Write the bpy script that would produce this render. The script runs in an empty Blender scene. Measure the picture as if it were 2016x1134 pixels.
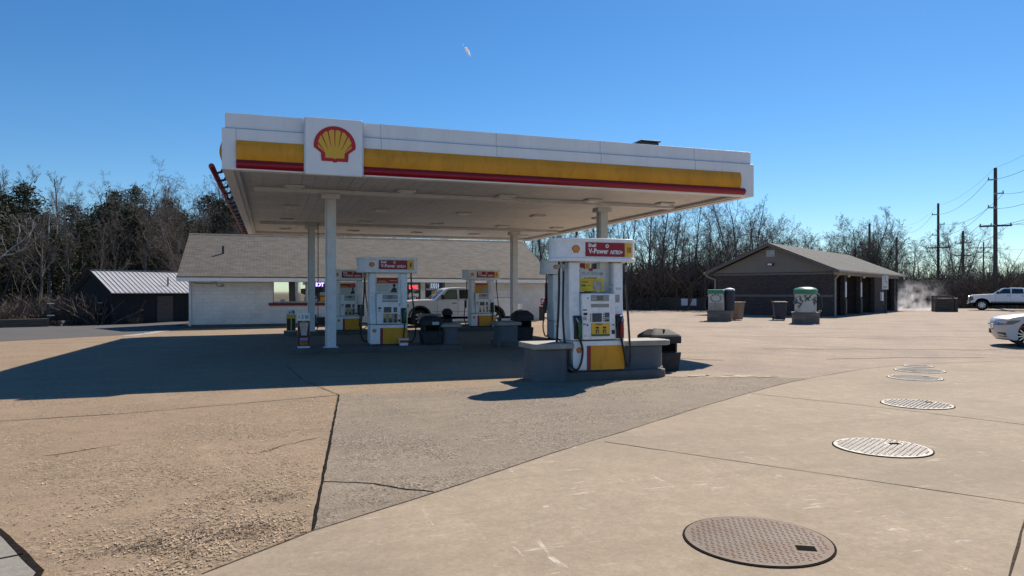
import bpy, bmesh, math, random
from mathutils import Vector, Matrix
R = math.radians
rnd = random.Random(7)
scene = bpy.context.scene
COL = scene.collection

# ---------------------------------------------------------------- helpers
class MB:
    """collects shapes, builds ONE mesh object"""
    def __init__(s):
        s.v = []; s.f = []; s.m = []
    def add(s, vs, fs, m=0):
        o = len(s.v)
        s.v.extend([tuple(p) for p in vs])
        for f in fs:
            s.f.append([i + o for i in f]); s.m.append(m)
        return s
    def box(s, x0, x1, y0, y1, z0, z1, m=0):
        vs = [(x0,y0,z0),(x1,y0,z0),(x1,y1,z0),(x0,y1,z0),(x0,y0,z1),(x1,y0,z1),(x1,y1,z1),(x0,y1,z1)]
        return s.add(vs, [(0,3,2,1),(4,5,6,7),(0,1,5,4),(1,2,6,5),(2,3,7,6),(3,0,4,7)], m)
    def prism(s, pts, ax, a, b, m=0):
        n = len(pts)
        def P(p, t):
            if ax == 'x': return (t, p[0], p[1])
            if ax == 'y': return (p[0], t, p[1])
            return (p[0], p[1], t)
        vs = [P(p, a) for p in pts] + [P(p, b) for p in pts]
        fs = [list(range(n))[::-1], list(range(n, 2*n))]
        for i in range(n):
            j = (i+1) % n
            fs.append((i, j, n+j, n+i))
        return s.add(vs, fs, m)
    def taper(s, lo, hi, z0, z1, m=0):
        n = len(lo)
        vs = [(p[0],p[1],z0) for p in lo] + [(p[0],p[1],z1) for p in hi]
        fs = [list(range(n))[::-1], list(range(n, 2*n))]
        for i in range(n):
            j = (i+1) % n
            fs.append((i, j, n+j, n+i))
        return s.add(vs, fs, m)
    def tube(s, path, r, n=8, m=0, cap=True):
        path = [Vector(p) for p in path]; k = len(path)
        rs = r if isinstance(r, (list, tuple)) else [r]*k
        up = None; vs = []
        for i, p in enumerate(path):
            d = (path[min(i+1,k-1)] - path[max(i-1,0)])
            if d.length < 1e-9: d = Vector((0,0,1))
            d.normalize()
            if up is None:
                up = Vector((1,0,0)) if abs(d.x) < .9 else Vector((0,1,0))
            a = d.cross(up)
            if a.length < 1e-6: a = d.orthogonal()
            a.normalize(); b = d.cross(a); up = a.cross(d) if True else up
            for q in range(n):
                t = 2*math.pi*q/n
                vs.append(p + a*(rs[i]*math.cos(t)) + b*(rs[i]*math.sin(t)))
        fs = []
        for i in range(k-1):
            for q in range(n):
                w = (q+1) % n
                fs.append((i*n+q, i*n+w, (i+1)*n+w, (i+1)*n+q))
        if cap:
            fs.append(list(range(n))[::-1]); fs.append(list(range((k-1)*n, k*n)))
        return s.add(vs, fs, m)
    def lathe(s, prof, c=(0,0,0), n=24, m=0, ax='z', cap=True):
        vs = []; k = len(prof)
        for (r, h) in prof:
            for q in range(n):
                t = 2*math.pi*q/n; a, b = r*math.cos(t), r*math.sin(t)
                p = (a, b, h) if ax == 'z' else ((a, h, b) if ax == 'y' else (h, a, b))
                vs.append((p[0]+c[0], p[1]+c[1], p[2]+c[2]))
        fs = []
        for i in range(k-1):
            for q in range(n):
                w = (q+1) % n
                fs.append((i*n+q, i*n+w, (i+1)*n+w, (i+1)*n+q))
        if cap:
            fs.append(list(range(n))); fs.append(list(range((k-1)*n, k*n)))
        return s.add(vs, fs, m)
    def strip(s, path, w, z, m=0):
        """flat ribbon on the ground; z is a function of (x, y)"""
        vs = []; k = len(path)
        for i, p in enumerate(path):
            a = path[max(i-1,0)]; b = path[min(i+1,k-1)]
            d = Vector((b[0]-a[0], b[1]-a[1])); d.normalize()
            ww = w[i] if isinstance(w, list) else w
            nx, ny = -d.y*ww/2, d.x*ww/2
            vs += [(p[0]+nx, p[1]+ny, z(p[0],p[1])), (p[0]-nx, p[1]-ny, z(p[0],p[1]))]
        return s.add(vs, [(2*i, 2*i+1, 2*i+3, 2*i+2) for i in range(k-1)], m)
    def xf(s, M):
        s.v = [tuple(M @ Vector(p)) for p in s.v]; return s

def link(o, parent=None):
    COL.objects.link(o)
    if parent is not None: o.parent = parent
    return o

def obj(name, mb, mats, parent=None, loc=(0,0,0), rot=(0,0,0), bevel=0, smooth=0, seg=2, normals=True):
    me = bpy.data.meshes.new(name)
    me.from_pydata(mb.v, [], mb.f)
    for mt in (mats if isinstance(mats, (list, tuple)) else [mats]): me.materials.append(mt)
    me.polygons.foreach_set('material_index', mb.m)
    if normals:
        bm = bmesh.new(); bm.from_mesh(me)
        bmesh.ops.recalc_face_normals(bm, faces=bm.faces)
        bm.to_mesh(me); bm.free()
    if smooth:
        me.polygons.foreach_set('use_smooth', [True]*len(me.polygons))
        me.set_sharp_from_angle(angle=R(smooth))
    o = bpy.data.objects.new(name, me)
    o.location = loc; o.rotation_euler = rot
    link(o, parent)
    if bevel:
        b = o.modifiers.new('bevel', 'BEVEL'); b.width = bevel; b.segments = seg
        b.limit_method = 'ANGLE'; b.angle_limit = R(35)
    return o

def thing(name, label, cat, loc=(0,0,0), rz=0, group=None):
    o = bpy.data.objects.new(name, None)
    o.empty_display_size = .2
    o.location = loc; o.rotation_euler = (0,0,rz)
    link(o); return tag(o, label, cat, group)

def tag(o, label, cat, group=None):
    o['label'] = label; o['category'] = cat
    if group: o['group'] = group
    return o

def struct(o, kind='structure'):
    o['kind'] = kind; return o

def copy_thing(src, loc, rz=0, scale=1, label=None, group=None):
    r = src.copy(); COL.objects.link(r)
    r.location = loc; r.rotation_euler = (0,0,rz); r.scale = (scale,)*3 if not isinstance(scale, tuple) else scale
    if label: r['label'] = label
    if group: r['group'] = group
    for ch in list(src.children):
        c = ch.copy(); COL.objects.link(c); c.parent = r
        for g in list(ch.children):
            d = g.copy(); COL.objects.link(d); d.parent = c
    return r

def text(name, body, size, mat, parent, loc, rot=(R(90),0,0), bold=0.0, extrude=.0015, align='CENTER', shear=0, squash=1.0, fn=None, width=None):
    cu = bpy.data.curves.new(name, 'FONT')
    cu.body = body; cu.size = size; cu.align_x = align; cu.align_y = 'CENTER'
    cu.offset = bold; cu.extrude = extrude; cu.shear = shear; cu.resolution_u = 3
    t = bpy.data.objects.new(name, cu); COL.objects.link(t)
    dg = bpy.context.evaluated_depsgraph_get(); dg.update()
    me = bpy.data.meshes.new_from_object(t.evaluated_get(dg))
    bpy.data.objects.remove(t); bpy.data.curves.remove(cu)
    M = Matrix.Translation(loc) @ Matrix.Rotation(rot[2],4,'Z') @ Matrix.Rotation(rot[1],4,'Y') @ Matrix.Rotation(rot[0],4,'X') @ Matrix.Diagonal((squash,1,1,1))
    if width:
        xs = [v.co.x for v in me.vertices]; k = width/(max(xs)-min(xs)); mid = (max(xs)+min(xs))/2
        for v in me.vertices: v.co.x = (v.co.x-mid)*k
    me.transform(M)
    if fn:
        for v in me.vertices: v.co = fn(v.co)
    me.materials.clear(); me.materials.append(mat)
    o = bpy.data.objects.new(name, me)
    return link(o, parent)

# ---------------------------------------------------------------- materials
def nodes(name):
    m = bpy.data.materials.new(name); m.use_nodes = True
    nt = m.node_tree; b = nt.nodes['Principled BSDF']
    return m, nt, b
def N(nt, typ, **kw):
    n = nt.nodes.new(typ)
    for k, v in kw.items():
        if hasattr(n, k) and k not in n.inputs: setattr(n, k, v)
        else: n.inputs[k].default_value = v
    return n
def c4(c): return (c[0], c[1], c[2], 1)
def mixc(nt, fac, a, b, mode='MIX'):
    n = nt.nodes.new('ShaderNodeMix'); n.data_type = 'RGBA'; n.blend_type = mode
    for s, v in ((0, fac), (6, a), (7, b)):
        if hasattr(v, 'links'): nt.links.new(v, n.inputs[s])
        elif s == 0: n.inputs[s].default_value = v
        else: n.inputs[s].default_value = c4(v)
    return n.outputs[2]
def ramp(nt, src, lo, hi, a=0., b=1.):
    n = nt.nodes.new('ShaderNodeMapRange'); n.clamp = True
    n.inputs[1].default_value = lo; n.inputs[2].default_value = hi
    n.inputs[3].default_value = a; n.inputs[4].default_value = b
    nt.links.new(src, n.inputs[0]); return n.outputs[0]
def coords(nt, scale=(1,1,1), rot=(0,0,0)):
    tc = nt.nodes.new('ShaderNodeTexCoord'); mp = nt.nodes.new('ShaderNodeMapping')
    mp.inputs['Scale'].default_value = scale; mp.inputs['Rotation'].default_value = rot
    nt.links.new(tc.outputs['Object'], mp.inputs['Vector']); return mp.outputs[0]
def noise(nt, vec, scale, detail=4, rough=.6):
    n = nt.nodes.new('ShaderNodeTexNoise'); n.inputs['Scale'].default_value = scale
    n.inputs['Detail'].default_value = detail; n.inputs['Roughness'].default_value = rough
    nt.links.new(vec, n.inputs['Vector']); return n.outputs['Fac']
def bump(nt, b, src, strength, dist):
    n = nt.nodes.new('ShaderNodeBump'); n.inputs['Strength'].default_value = strength
    n.inputs['Distance'].default_value = dist
    nt.links.new(src, n.inputs['Height']); nt.links.new(n.outputs[0], b.inputs['Normal'])

def pm(name, col, rough=.6, metal=0., var=.12, scale=4., dirt=None, dfac=.35, bmp=0., bscale=60., coat=0., spec=.5, stretch=(1,1,1)):
    """painted / moulded material: slight tone noise, optional dirt blotches, optional bump"""
    m, nt, b = nodes(name)
    v = coords(nt, stretch)
    n1 = noise(nt, v, scale)
    c = mixc(nt, ramp(nt, n1, .3, .7), [x*(1-var) for x in col], [min(1, x*(1+var)) for x in col])
    if dirt:
        n2 = noise(nt, v, scale*1.7+3, 6, .7)
        f = ramp(nt, n2, .48, .8, 0, dfac)
        c = mixc(nt, f, c, dirt)
    nt.links.new(c, b.inputs['Base Color'])
    b.inputs['Roughness'].default_value = rough; b.inputs['Metallic'].default_value = metal
    b.inputs['Specular IOR Level'].default_value = spec
    b.inputs['Coat Weight'].default_value = coat; b.inputs['Coat Roughness'].default_value = .05
    if bmp: bump(nt, b, noise(nt, v, bscale, 3), bmp, .01)
    return m

def emis(name, col, s):
    m, nt, b = nodes(name)
    b.inputs['Base Color'].default_value = c4(col)
    b.inputs['Emission Color'].default_value = c4(col); b.inputs['Emission Strength'].default_value = s
    return m

DIRT = (.16,.13,.10)
M_white = pm('white_paint', (.80,.80,.79), .45, var=.05, dirt=(.45,.42,.38), dfac=.35)
M_whiteclean = pm('clean_white_panel', (.86,.86,.86), .35, var=.03)
M_fascia = pm('white_aluminium_fascia', (.86,.86,.86), .42, var=.05, scale=1.3, dirt=(.5,.5,.5), dfac=.3, stretch=(1.5,1.5,.16))
M_pumpwhite = pm('pump_white_enamel', (.87,.88,.89), .38, var=.05, scale=5, dirt=(.40,.37,.33), dfac=.38)
M_yellow = pm('canopy_yellow', (.72,.31,.008), .45, var=.12, scale=1.3, dirt=(.34,.15,.01), dfac=.7, stretch=(1.2,1.2,.4))
M_red = pm('sign_red', (.30,.004,.020), .4, var=.08, scale=2)
M_redbright = pm('emblem_red', (.52,.008,.015), .35, var=.04)
M_yelemb = pm('emblem_yellow', (.80,.46,.03), .35, var=.04)
M_orange = pm('emblem_orange', (.72,.28,.02), .4, var=.05)
M_signwhite = pm('letter_white', (.85,.85,.85), .5, var=.02)
M_black = pm('black_rubber', (.012,.012,.013), .55, var=.3)
M_blackpl = pm('black_plastic', (.02,.021,.023), .5, var=.25, dirt=(.08,.075,.07), dfac=.3)
M_binplastic = pm('charcoal_bin_plastic', (.036,.038,.043), .7, var=.25, scale=6, dirt=(.085,.082,.08), dfac=.4, bmp=.15, spec=.25)
M_graypl = pm('grey_plastic', (.30,.31,.33), .5, var=.12)
M_screen = pm('screen_glass', (.03,.06,.08), .12, var=.3)
M_lcd = pm('lcd_panel', (.12,.15,.13), .2, var=.2)
M_sticker = pm('sticker_grey', (.35,.35,.35), .6, var=.5, scale=40)
M_green = pm('nozzle_green', (.02,.16,.05), .45)
M_greendome = pm('green_dome', (.02,.22,.13), .4, var=.1)
M_nozred = pm('nozzle_red', (.32,.02,.02), .45)
M_metal = pm('bare_aluminium', (.55,.55,.55), .35, .9, var=.1)
M_steel = pm('steel_grey', (.32,.33,.34), .45, .6, var=.15)
M_deck = pm('canopy_deck_panels', (.66,.66,.65), .5, var=.10, scale=.5, dirt=(.33,.30,.26), dfac=.5)
M_column = pm('column_paint', (.74,.75,.76), .5, var=.06, scale=1.5, dirt=(.36,.34,.31), dfac=.4)
M_lens = pm('light_lens', (.82,.82,.78), .3, var=.05)
M_kerb = pm('kerb_concrete', (.105,.102,.10), .85, var=.2, scale=3, dirt=(.08,.075,.07), dfac=.6, bmp=.4, bscale=50)
M_wallc = pm('guard_wall_stucco', (.125,.132,.145), .85, var=.12, scale=3, dirt=(.13,.12,.115), dfac=.5, bmp=.4, bscale=70)
M_cap = pm('cap_limestone', (.35,.33,.29), .8, var=.15, scale=4, dirt=(.2,.18,.16), dfac=.5, bmp=.3)
M_dark = pm('dark_recess', (.006,.006,.006), .95, var=.2, spec=.05)
M_darkwood = pm('weathered_timber', (.10,.08,.065), .85, var=.35, scale=5, bmp=.5, bscale=20, stretch=(.3,3,3))
M_pole = pm('utility_pole_wood', (.07,.064,.06), .85, var=.3, scale=3, bmp=.4, stretch=(4,4,.4))
M_wire = pm('wire_black', (.02,.02,.022), .6)
M_tan = pm('tan_bin_plastic', (.25,.16,.11), .6, var=.12, dirt=(.12,.09,.07))
M_navy = pm('navy_bin_plastic', (.02,.026,.045), .55, var=.2, dirt=(.07,.07,.08))
M_carwhite = pm('pickup_white_paint', (.86,.88,.90), .3, var=.04, scale=2, coat=.6, dirt=(.5,.47,.42), dfac=.25)
M_carpearl = pm('sedan_pearl_paint', (.56,.56,.57), .35, var=.02, coat=.45)
M_cartan = pm('pickup_lower_tan', (.34,.32,.29), .4, var=.06)
M_tyre = pm('tyre_rubber', (.018,.018,.018), .8, var=.3, scale=8)
M_rim = pm('alloy_rim', (.62,.62,.63), .3, .85, var=.08)
M_trimblack = pm('black_trim', (.012,.012,.013), .4, var=.2)
M_taillight = pm('tail_lamp_red', (.45,.01,.01), .15, var=.05, coat=.8)
M_headlight = pm('headlamp_lens', (.10,.105,.115), .12, var=.5, scale=14, coat=1)
M_chrome = pm('chrome_trim', (.75,.75,.76), .12, 1., var=.03)
def glass(name, col, rough=.03):
    m, nt, b = nodes(name)
    b.inputs['Base Color'].default_value = c4(col); b.inputs['Roughness'].default_value = rough
    b.inputs['IOR'].default_value = 1.5; b.inputs['Specular IOR Level'].default_value = .8
    b.inputs['Coat Weight'].default_value = .6; b.inputs['Coat Roughness'].default_value = .02
    return m
M_glassdark = glass('tinted_glass', (.012,.016,.016))
M_glassgreen = glass('greenish_side_glass', (.10,.17,.13))
M_mirror = pm('reflective_window_film', (.90,.92,.90), .03, 1., var=.01)
M_winglass = glass('shop_window_glass', (.02,.025,.028))

def wood_bark(name, a, b_, rough=.9):
    m, nt, b = nodes(name)
    v = coords(nt, (3,3,.5))
    c = mixc(nt, ramp(nt, noise(nt, v, 1.3, 5), .35, .65), a, b_)
    nt.links.new(c, b.inputs['Base Color']); b.inputs['Roughness'].default_value = rough
    return m
M_bark = wood_bark('grey_brown_bark', (.11,.09,.074), (.22,.185,.155))
M_twig = wood_bark('twig_bark', (.115,.088,.069), (.215,.172,.136))
M_barkdark = wood_bark('dark_bark', (.07,.058,.048), (.14,.118,.098))
M_sycamore = wood_bark('pale_sycamore_bark', (.24,.22,.19), (.62,.59,.54))
M_cedar = wood_bark('cedar_foliage', (.026,.032,.014), (.075,.075,.032))
M_brush = wood_bark('brush_stems', (.085,.063,.047), (.19,.142,.105))

# ---- masonry and roofs
def block_wall(name, col, mortar, bw, bh, bumpd=.006, var=.15, rough=.8, dirt=DIRT, dfac=.25, ax='xz'):
    m, nt, b = nodes(name)
    tc = nt.nodes.new('ShaderNodeTexCoord')
    sp = nt.nodes.new('ShaderNodeSeparateXYZ'); cb = nt.nodes.new('ShaderNodeCombineXYZ')
    nt.links.new(tc.outputs['Object'], sp.inputs[0])
    ad = nt.nodes.new('ShaderNodeMath'); ad.operation = 'ADD'
    nt.links.new(sp.outputs[0], ad.inputs[0]); nt.links.new(sp.outputs[1], ad.inputs[1])
    nt.links.new(ad.outputs[0], cb.inputs[0]); nt.links.new(sp.outputs[2], cb.inputs[1])
    br = nt.nodes.new('ShaderNodeTexBrick')
    br.inputs['Scale'].default_value = 1; br.inputs['Brick Width'].default_value = bw; br.inputs['Row Height'].default_value = bh
    br.inputs['Mortar Size'].default_value = min(bh*.06, .012)
    br.inputs['Color1'].default_value = c4([x*(1-var) for x in col]); br.inputs['Color2'].default_value = c4([x*(1+var) for x in col])
    br.inputs['Mortar'].default_value = c4(mortar)
    nt.links.new(cb.outputs[0], br.inputs['Vector'])
    v = coords(nt)
    f = ramp(nt, noise(nt, v, 1.1, 6, .7), .45, .8, 0, dfac)
    c = mixc(nt, f, br.outputs['Color'], dirt)
    nt.links.new(c, b.inputs['Base Color']); b.inputs['Roughness'].default_value = rough
    inv = ramp(nt, br.outputs['Fac'], 0, 1, 1, 0)
    mx = nt.nodes.new('ShaderNodeMath'); mx.operation = 'MULTIPLY_ADD'
    nt.links.new(noise(nt, v, 35, 3), mx.inputs[0]); mx.inputs[1].default_value = .3
    nt.links.new(inv, mx.inputs[2])
    bump(nt, b, mx.outputs[0], .8, bumpd)
    return m
M_store = block_wall('white_painted_block', (.80,.775,.735), (.72,.69,.65), .40, .20, .004, .04, .7, (.38,.33,.27), .45)
M_brick = block_wall('dark_brown_brick', (.066,.047,.043), (.085,.075,.072), .22, .075, .006, .30, .85, (.05,.045,.045), .5)
M_brickped = block_wall('pedestal_block', (.20,.165,.14), (.16,.145,.13), .40, .20, .006, .2)
M_shed = pm('dark_shed_boards', (.014,.013,.014), .85, var=.3, scale=2, stretch=(4,4,.3))

def shingles(name, col, slope_ax='y', row=.14):
    m, nt, b = nodes(name)
    v = coords(nt)
    sp = nt.nodes.new('ShaderNodeSeparateXYZ'); nt.links.new(v, sp.inputs[0])
    cb = nt.nodes.new('ShaderNodeCombineXYZ')
    along, up = (0, 1) if slope_ax == 'y' else (1, 0)
    nt.links.new(sp.outputs[along], cb.inputs[0]); nt.links.new(sp.outputs[up], cb.inputs[1])
    br = nt.nodes.new('ShaderNodeTexBrick')
    br.inputs['Scale'].default_value = 1; br.inputs['Brick Width'].default_value = .32; br.inputs['Row Height'].default_value = row
    br.inputs['Mortar Size'].default_value = .012
    br.inputs['Color1'].default_value = c4([x*.72 for x in col]); br.inputs['Color2'].default_value = c4([x*1.25 for x in col])
    br.inputs['Mortar'].default_value = c4([x*.45 for x in col])
    nt.links.new(cb.outputs[0], br.inputs['Vector'])
    f = ramp(nt, noise(nt, v, .5, 6, .7), .4, .75, 0, .45)
    c = mixc(nt, f, br.outputs['Color'], [x*.62 for x in col])
    nt.links.new(c, b.inputs['Base Color']); b.inputs['Roughness'].default_value = .9
    bump(nt, b, ramp(nt, br.outputs['Fac'], 0, 1, 1, 0), .8, .012)
    return m
M_shingle = shingles('grey_brown_shingles', (.118,.106,.090))
M_shingle2 = shingles('grey_green_shingles', (.085,.088,.080), 'x', .14)
M_metalroof = pm('ribbed_metal_roof', (.46,.455,.45), .5, .08, var=.1, scale=2, dirt=(.2,.2,.2))

# ---- ground
def paving(name, base, dark, light, agg=45., aggf=.5, scuff=0., patch=None, pf=.5, bmpd=.006, bs=.6, oil=.25, rough=.9, ang=0.4):
    m, nt, b = nodes(name)
    v = coords(nt)
    big = noise(nt, v, .22, 6, .62); mid = noise(nt, v, 1.6, 6, .65)
    c = mixc(nt, ramp(nt, big, .34, .66), base, [(p+q)/2 for p, q in zip(base, light)])
    c = mixc(nt, ramp(nt, mid, .42, .72, 0, .55), c, [(p+q)/2 for p, q in zip(base, dark)])
    # aggregate: stones of different tone
    vo = nt.nodes.new('ShaderNodeTexVoronoi'); vo.inputs['Scale'].default_value = agg
    mp = nt.nodes.new('ShaderNodeMapping'); mp.inputs['Rotation'].default_value = (0,0,ang); mp.inputs['Scale'].default_value = (1,1.5,1)
    nt.links.new(v, mp.inputs[0]); nt.links.new(mp.outputs[0], vo.inputs['Vector'])
    sp = nt.nodes.new('ShaderNodeSeparateColor'); nt.links.new(vo.outputs['Color'], sp.inputs[0])
    stone = mixc(nt, sp.outputs[0], dark, light)
    msk = ramp(nt, noise(nt, v, .75, 5, .6), .42, .58, aggf*.2, aggf)
    c = mixc(nt, msk, c, stone)
    if patch:
        c = mixc(nt, ramp(nt, noise(nt, v, .35, 5, .6), .5, .68, 0, pf), c, patch)
    tr = noise(nt, coords(nt, (.12,1.5,1), (0,0,-.5+ang*.2)), 1.4, 4, .6)
    c = mixc(nt, ramp(nt, tr, .52, .66, 0, .38), c, [x*.72 for x in base])
    for sc_, lo_, hi_, am in ((7,.36,.64,.22),(28,.34,.66,.26),(85,.32,.68,.30)):
        c = mixc(nt, ramp(nt, noise(nt, v, sc_, 3, .6), lo_, hi_, am, 0), c, [x*.45 for x in base])
    # dark oil drips and stains
    c = mixc(nt, ramp(nt, noise(nt, v, 2.7, 3, .5), .66, .78, 0, oil), c, [x*.35 for x in dark])
    c = mixc(nt, ramp(nt, noise(nt, v, 11, 2, .5), .73, .78, 0, oil), c, [x*.25 for x in dark])
    if scuff:
        for sc, ro, lo in (((1.2,9,1), .55, .655), ((8,1.0,1), .2, .67), ((2.5,18,1), .9, .66), ((3,3,1), .4, .68)):
            n = noise(nt, coords(nt, sc, (0,0,ro)), 1, 5, .75)
            ml = nt.nodes.new('ShaderNodeMath'); ml.operation = 'MULTIPLY'
            nt.links.new(ramp(nt, n, lo-.04, lo+.04, 0, scuff), ml.inputs[0]); nt.links.new(ramp(nt, noise(nt, v, .9, 3, .5), .44, .60, .1, 1), ml.inputs[1])
            c = mixc(nt, ml.outputs[0], c, (.80,.74,.65))
    nt.links.new(c, b.inputs['Base Color']); b.inputs['Roughness'].default_value = rough
    b.inputs['Specular IOR Level'].default_value = .3
    mu = nt.nodes.new('ShaderNodeMath'); mu.operation = 'MULTIPLY'
    nt.links.new(vo.outputs['Distance'], mu.inputs[0]); nt.links.new(msk, mu.inputs[1])
    ad = nt.nodes.new('ShaderNodeMath'); ad.operation = 'ADD'
    nt.links.new(mu.outputs[0], ad.inputs[0]); nt.links.new(noise(nt, v, 70, 3, .7), ad.inputs[1])
    bump(nt, b, ad.outputs[0], bs, bmpd)
    return m
M_pad = paving('smooth_concrete_pad', (.40,.318,.222), (.225,.177,.122), (.49,.405,.30), 110, .25, .6, (.275,.225,.165), .75, .003, .5, .18)
M_tanlot = paving('tan_worn_concrete', (.36,.263,.172), (.155,.108,.066), (.52,.39,.265), 38, .85, .10, (.275,.208,.142), .6, .011, .8, .18)
M_midlot = paving('grey_exposed_aggregate', (.30,.24,.175), (.115,.09,.066), (.48,.40,.305), 42, .95, .05, (.21,.185,.16), .4, .012, .85, .3, ang=.9)
M_farlot = paving('pinkish_worn_lot', (.44,.34,.255), (.175,.137,.104), (.54,.44,.345), 40, .75, .10, (.25,.205,.17), .6, .01, .8, .3)
M_asphalt = paving('old_grey_asphalt', (.115,.108,.105), (.06,.057,.055), (.19,.18,.17), 60, .6, .05, (.15,.14,.13), .5, .006, .7, .3)
M_walk = paving('sidewalk_concrete', (.30,.28,.24), (.2,.185,.16), (.38,.35,.30), 90, .3, .1, None, .5, .004, .5, .15)
M_crack = pm('crack_dirt', (.022,.018,.015), 1., var=.4, scale=20, spec=.03)
M_joint = pm('joint_sealer', (.07,.057,.045), 1., var=.5, scale=15, spec=.03)
def earth(name, a, b_, c_):
    m, nt, b = nodes(name)
    v = coords(nt)
    c = mixc(nt, ramp(nt, noise(nt, v, .25, 6, .65), .35, .65), a, b_)
    c = mixc(nt, ramp(nt, noise(nt, v, .09, 4, .6), .5, .7, 0, .7), c, c_)
    c = mixc(nt, ramp(nt, noise(nt, v, 6, 5, .7), .4, .7, 0, .6), c, [x*.45 for x in a])
    nt.links.new(c, b.inputs['Base Color']); b.inputs['Roughness'].default_value = 1
    bump(nt, b, noise(nt, v, 3, 6, .7), .8, .15)
    return m
M_earth = earth('leaf_litter', (.10,.074,.05), (.15,.11,.072), (.20,.165,.10))
# ================================================================ GROUND
def ss(a, b, x):
    t = max(0., min(1., (x-a)/(b-a))); return t*t*(3-2*t)
def gh(x, y):
    h = -.18*ss(14,36,y)*ss(14,-6,x)
    h -= .35*ss(37,52,y)*ss(0,-9,x)
    h += 8.5*ss(60,125,y)*ss(30,-2,x)
    return h
def sheet(name, poly, mat, off, step=2.):
    bm = bmesh.new()
    f = bm.faces.new([bm.verts.new((p[0],p[1],0)) for p in poly])
    bmesh.ops.triangulate(bm, faces=[f])
    xs = [p[0] for p in poly]; ys = [p[1] for p in poly]
    for ax, lo, hi in ((0,min(xs),max(xs)), (1,min(ys),max(ys))):
        k = math.ceil(lo/step)*step
        while k < hi:
            co = [0,0,0]; no = [0,0,0]; co[ax] = k; no[ax] = 1
            bmesh.ops.bisect_plane(bm, geom=bm.verts[:]+bm.edges[:]+bm.faces[:], plane_co=co, plane_no=no, dist=1e-5)
            k += step
    for v in bm.verts: v.co.z = gh(v.co.x, v.co.y) + off
    bmesh.ops.recalc_face_normals(bm, faces=bm.faces)
    me = bpy.data.meshes.new(name); bm.to_mesh(me); bm.free()
    if sum(p.normal.z for p in me.polygons) < 0: me.flip_normals()
    me.materials.append(mat)
    me.polygons.foreach_set('use_smooth', [True]*len(me.polygons))
    return struct(link(bpy.data.objects.new(name, me)))
def axis(lo, hi, step, far):
    a = [-f for f in far[::-1] if -f < lo]
    k = lo
    while k <= hi: a.append(k); k += step
    return a + [f for f in far if f > hi]
def big_ground():
    xs = axis(-140, 200, 4, [240,320,500,1000,3500]); ys = axis(-40, 220, 4, [260,320,500,1000,3500])
    mb = MB(); n = len(xs)
    for y in ys:
        for x in xs: mb.v.append((x, y, gh(x,y) - .06 + (.25*math.sin(x*.31)*math.cos(y*.27) if y > 62 else 0)))
    for j in range(len(ys)-1):
        for i in range(n-1):
            a = j*n+i; mb.f.append((a, a+1, a+n+1, a+n)); mb.m.append(0)
    struct(obj('ground', mb, M_earth, smooth=180, normals=False))
big_ground()
PAD = [(-.37,4.33),(.26,4.87),(1.24,5.5),(2.6,6.45),(4.01,7.34),(5.4,8.25),(6.7,9.07),(8.1,9.9),(9.49,10.6),(11.4,11.4),(13.4,11.87),(16.4,11.7),(24,9.4)]
sheet('lot', [(-60,-25),(-60,-2),(-14,25),(-9,29.3),(-6,32.4),(-4.3,36.2),(-3.95,38.3),(17,38.3),(17,-25)], M_tanlot, 0)
sheet('far_lot', [(7.0,11.7),(9.6,10.2),(20,-25),(120,-25),(120,25),(75,51),(53,50.5),(38,57.5),(24,59),(17,50),(16.2,38.3),(12.8,33),(11.2,22),(9.2,14.5)], M_farlot, .004)
sheet('aggregate_pavement', [(.235,4.6),(.97,11.23),(2.4,11.15),(3.8,11.55),(5.4,11.1),(7.0,11.5),(8.3,11.15),(9.8,10.4),(4,6.0)], M_midlot, .008, 1.)
sheet('concrete_pad', PAD + [(45,2),(45,-25),(3.2,-25),(-1.2,2.6)], M_pad, .012, 1.)
sheet('asphalt_lane', [(-60,-2),(-14,25),(-9,29.3),(-6,32.4),(-4.3,36.2),(-3.95,38.3),(-5,43),(-5,52),(-10,58),(-14.5,50.3),(-18,47),(-30,40),(-60,30)], M_asphalt, .004)
sheet('sidewalk', [(-60,40*0-20),(-60,30*0+5),(-4.2,10.3),(-2.63,7.27),(-1.71,5.55),(-1.25,4.68),(-1.9,-20)], M_walk, .0065, 3.)
def joint(name, pts, w, off=.0115, wob=.02, sub=.25, mat=None, seed=1):
    r = random.Random(seed); path = []; ws = []
    for a, b in zip(pts[:-1], pts[1:]):
        L = math.dist(a, b); n = max(1, int(L/sub))
        for i in range(n):
            t = i/n; path.append((a[0]+(b[0]-a[0])*t + r.uniform(-wob,wob), a[1]+(b[1]-a[1])*t + r.uniform(-wob,wob)))
            ws.append(w*r.uniform(.6,1.2))
    path.append(pts[-1]); ws.append(w*.4)
    mb = MB().strip(path, ws, lambda x, y: gh(x,y)+off)
    return struct(obj(name, mb, mat or M_crack, normals=False))
joint('pavement_joint', [(.99,11.23),(.62,8.0),(.26,4.87)], .026, .0115, .004, .12)
joint('pavement_joint', [(.99,11.23),(-1.8,10.45),(-5,10.1),(-9,10.4)], .022, .004, .008, mat=M_joint, seed=2)
joint('pavement_joint', [(.99,11.25),(.55,13.2),(.3,16)], .016, .0105, .006, mat=M_joint, seed=12)
joint('pavement_crack', [(.42,6.12),(.60,6.03),(.80,5.92),(.98,5.72),(1.24,5.5)], .022, .011, .012, .08, seed=3)
joint('pad_edge_joint', PAD[:-1], .016, .0145, .006, mat=M_joint, seed=4)
joint('pad_joint', [(2.2,6.1),(3.34,6.77),(4.35,5.27),(5.35,3.78),(6.4,2.2)][1:], .012, .0145, .003, mat=M_joint, seed=5)
joint('pad_joint', [(7.1,9.25),(7.84,7.77),(8.53,6.03),(9.4,3.8)], .013, .0145, .003, mat=M_joint, seed=6)
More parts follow.
